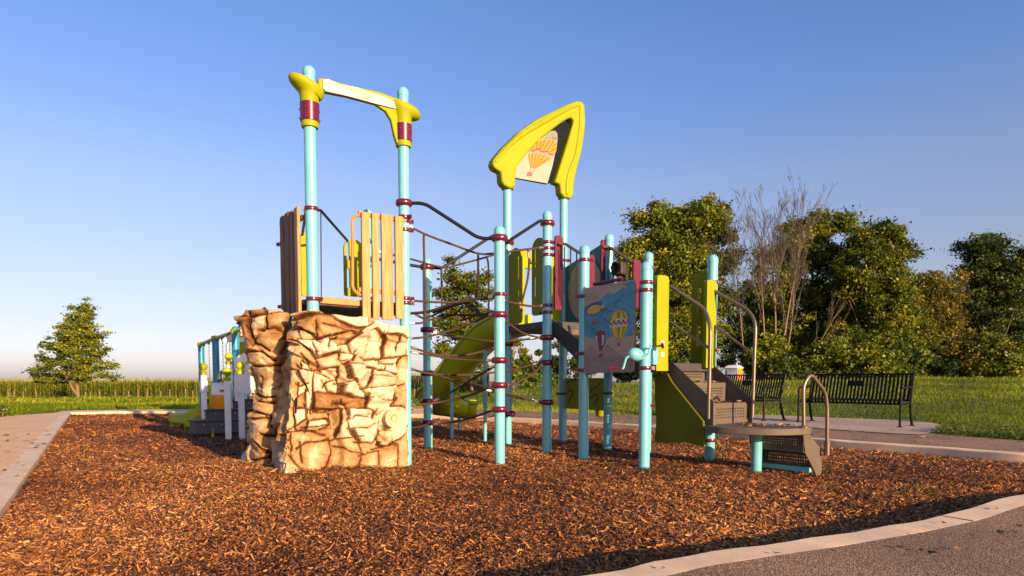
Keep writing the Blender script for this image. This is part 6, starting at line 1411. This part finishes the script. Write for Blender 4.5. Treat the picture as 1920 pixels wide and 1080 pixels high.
def toys():
    # lime log seat and flower panel
    a = P(327, 784, 13.4); b = P(357, 784, 13.0); z = .22; root = empty('log_seat', (a.x, a.y, 0), 'low lime green log seat on the mulch left of the playhouse steps', 'seat')
    mb = MB(); d = (b-a); d.z = 0; fr = Frame((a.x, a.y, 0), d, (0, 0, 1)); L = d.length; mb.prism(fr, [(0, .12), (.02, .28), (.08, .31), (L, .33), (L+.05, .28), (L+.05, .10), (.1, .10)], -.14, .14); mb.build('seat', M['limedark'], root, bevel=.05, bseg=3)
    for u in (.05, L-.05):
        mb = MB(); mb.box(fr(u, .05), (.06, .2, .2), fr); mb.build('leg', M['limedark'], root, bevel=.01)
    c = P(369, 781, 12.6); root = empty('flower_panel', (c.x, c.y, 0), 'lime flower shaped panel with round petals beside the playhouse post', 'flower panel'); fr = Frame((c.x, c.y, c.z), (.85, .5, 0), (0, 0, 1)); s = -1 if fr.n.y > 0 else 1
    for k, (px, py, r) in enumerate(((376, 770, .105), (361, 776, .10), (357, 792, .10), (366, 796, .09), (380, 786, .12))):
        p = fr.px(px, py); mb = MB(); mb.prism(fr, ring_pts(p[0], p[1], r, r, 22), -.03-.004*k, .03+.004*k); mb.build('petal', M['limedark'], root, bevel=.012)
    p = fr.px(370, 784); mb = MB(); mb.prism(fr, ring_pts(p[0], p[1], .06, .06, 20), s*.05, s*.075); mb.build('flower_centre', M['orange'], root, bevel=.008)
    mb = MB(); mb.box(fr(0, -c.z/2), (.06, .04, c.z), fr); mb.build('stem', M['limedark'], root)
toys()
def swings():
    pts = [(378, 17.4, 641), (405.5, 14.9, 629), (443, 12.9, 612)]; zb = 1.96
    x0 = XP(378, 17.4, 645); root = empty('swing_set', (x0, 17.4, 0), 'blue post swing set with yellow green top beam behind the playhouse', 'swing set')
    tops = []
    for px, Y, ty in pts:
        x = XP(px, Y, 700); mb = MB(); zt = ZP(Y, ty); mb.lathe((x, Y, 0), [(.075, -.1), (.075, zt-.06), (.06, zt-.02), (.02, zt)], 16); p = mb.build('post', M['bluepost'], root)
        c = MB(); c.lathe((x, Y, zb), [(.08, -.05), (.088, -.045), (.088, .045), (.08, .05)], 14); c.build('clamp_ring', M['lime'], p)
        tops.append(Vector((x, Y, zb)))
    e = tops[-1]+(tops[-1]-tops[-2])*.6; mb = MB(); mb.tube([tops[0]-(tops[1]-tops[0])*.02, tops[1], tops[2], e], .042, 10); mb.build('beam', M['limedark'], root)
    chains = [((385, 394), 'single swing nearest the left blue post, hanging from the top beam'), ((402, 409), 'second swing from the left end of the top beam'), ((420, 426), 'swing hanging right of the middle blue post'), ((433, 438), 'swing hanging close to the playhouse gable')]
    for (pa, pb), lab in chains:
        ends = []
        for px in (pa, pb):
            # where the beam passes this column
            best = min(((tops[0].lerp(e, k/200)) for k in range(201)), key=lambda p: abs(960+p.x/p.y*FPX-px)); ends.append(best)
        c = (ends[0]+ends[1])/2; sw = empty('swing', (c.x, c.y, .45), lab, 'swing', 'swings on the blue swing set')
        for p in ends:
            q_ = Vector((p.x, p.y, .5)); mb = MB(); n = 34
            for k in range(n):
                t0, t1 = k/n, (k+.82)/n; w = .010 if k % 2 else .006; a, b = p.lerp(q_, t0), p.lerp(q_, t1); mb.tube([a, b], w, 4)
            mb.build('chain', M['navy'], sw)
            h = MB(); h.box(p-Vector((0, 0, .05)), (.05, .05, .06)); h.build('hanger', M['grey'], sw)
        d = (ends[1]-ends[0]); d.z = 0; fr = Frame((ends[0].x, ends[0].y, .47), d, (0, 0, 1)); L = d.length; mb = MB()
        mb.prism(Frame(ends[0].lerp(ends[0], 0)*1, d, (0, 0, 1)), [(0, .50-zb), (L*.2, .44-zb), (L*.5, .42-zb), (L*.8, .44-zb), (L, .50-zb), (L, .48-zb), (L*.8, .42-zb), (L*.5, .40-zb), (L*.2, .42-zb), (0, .48-zb)], -.08, .08); mb.build('seat', M['black'], sw)
swings()
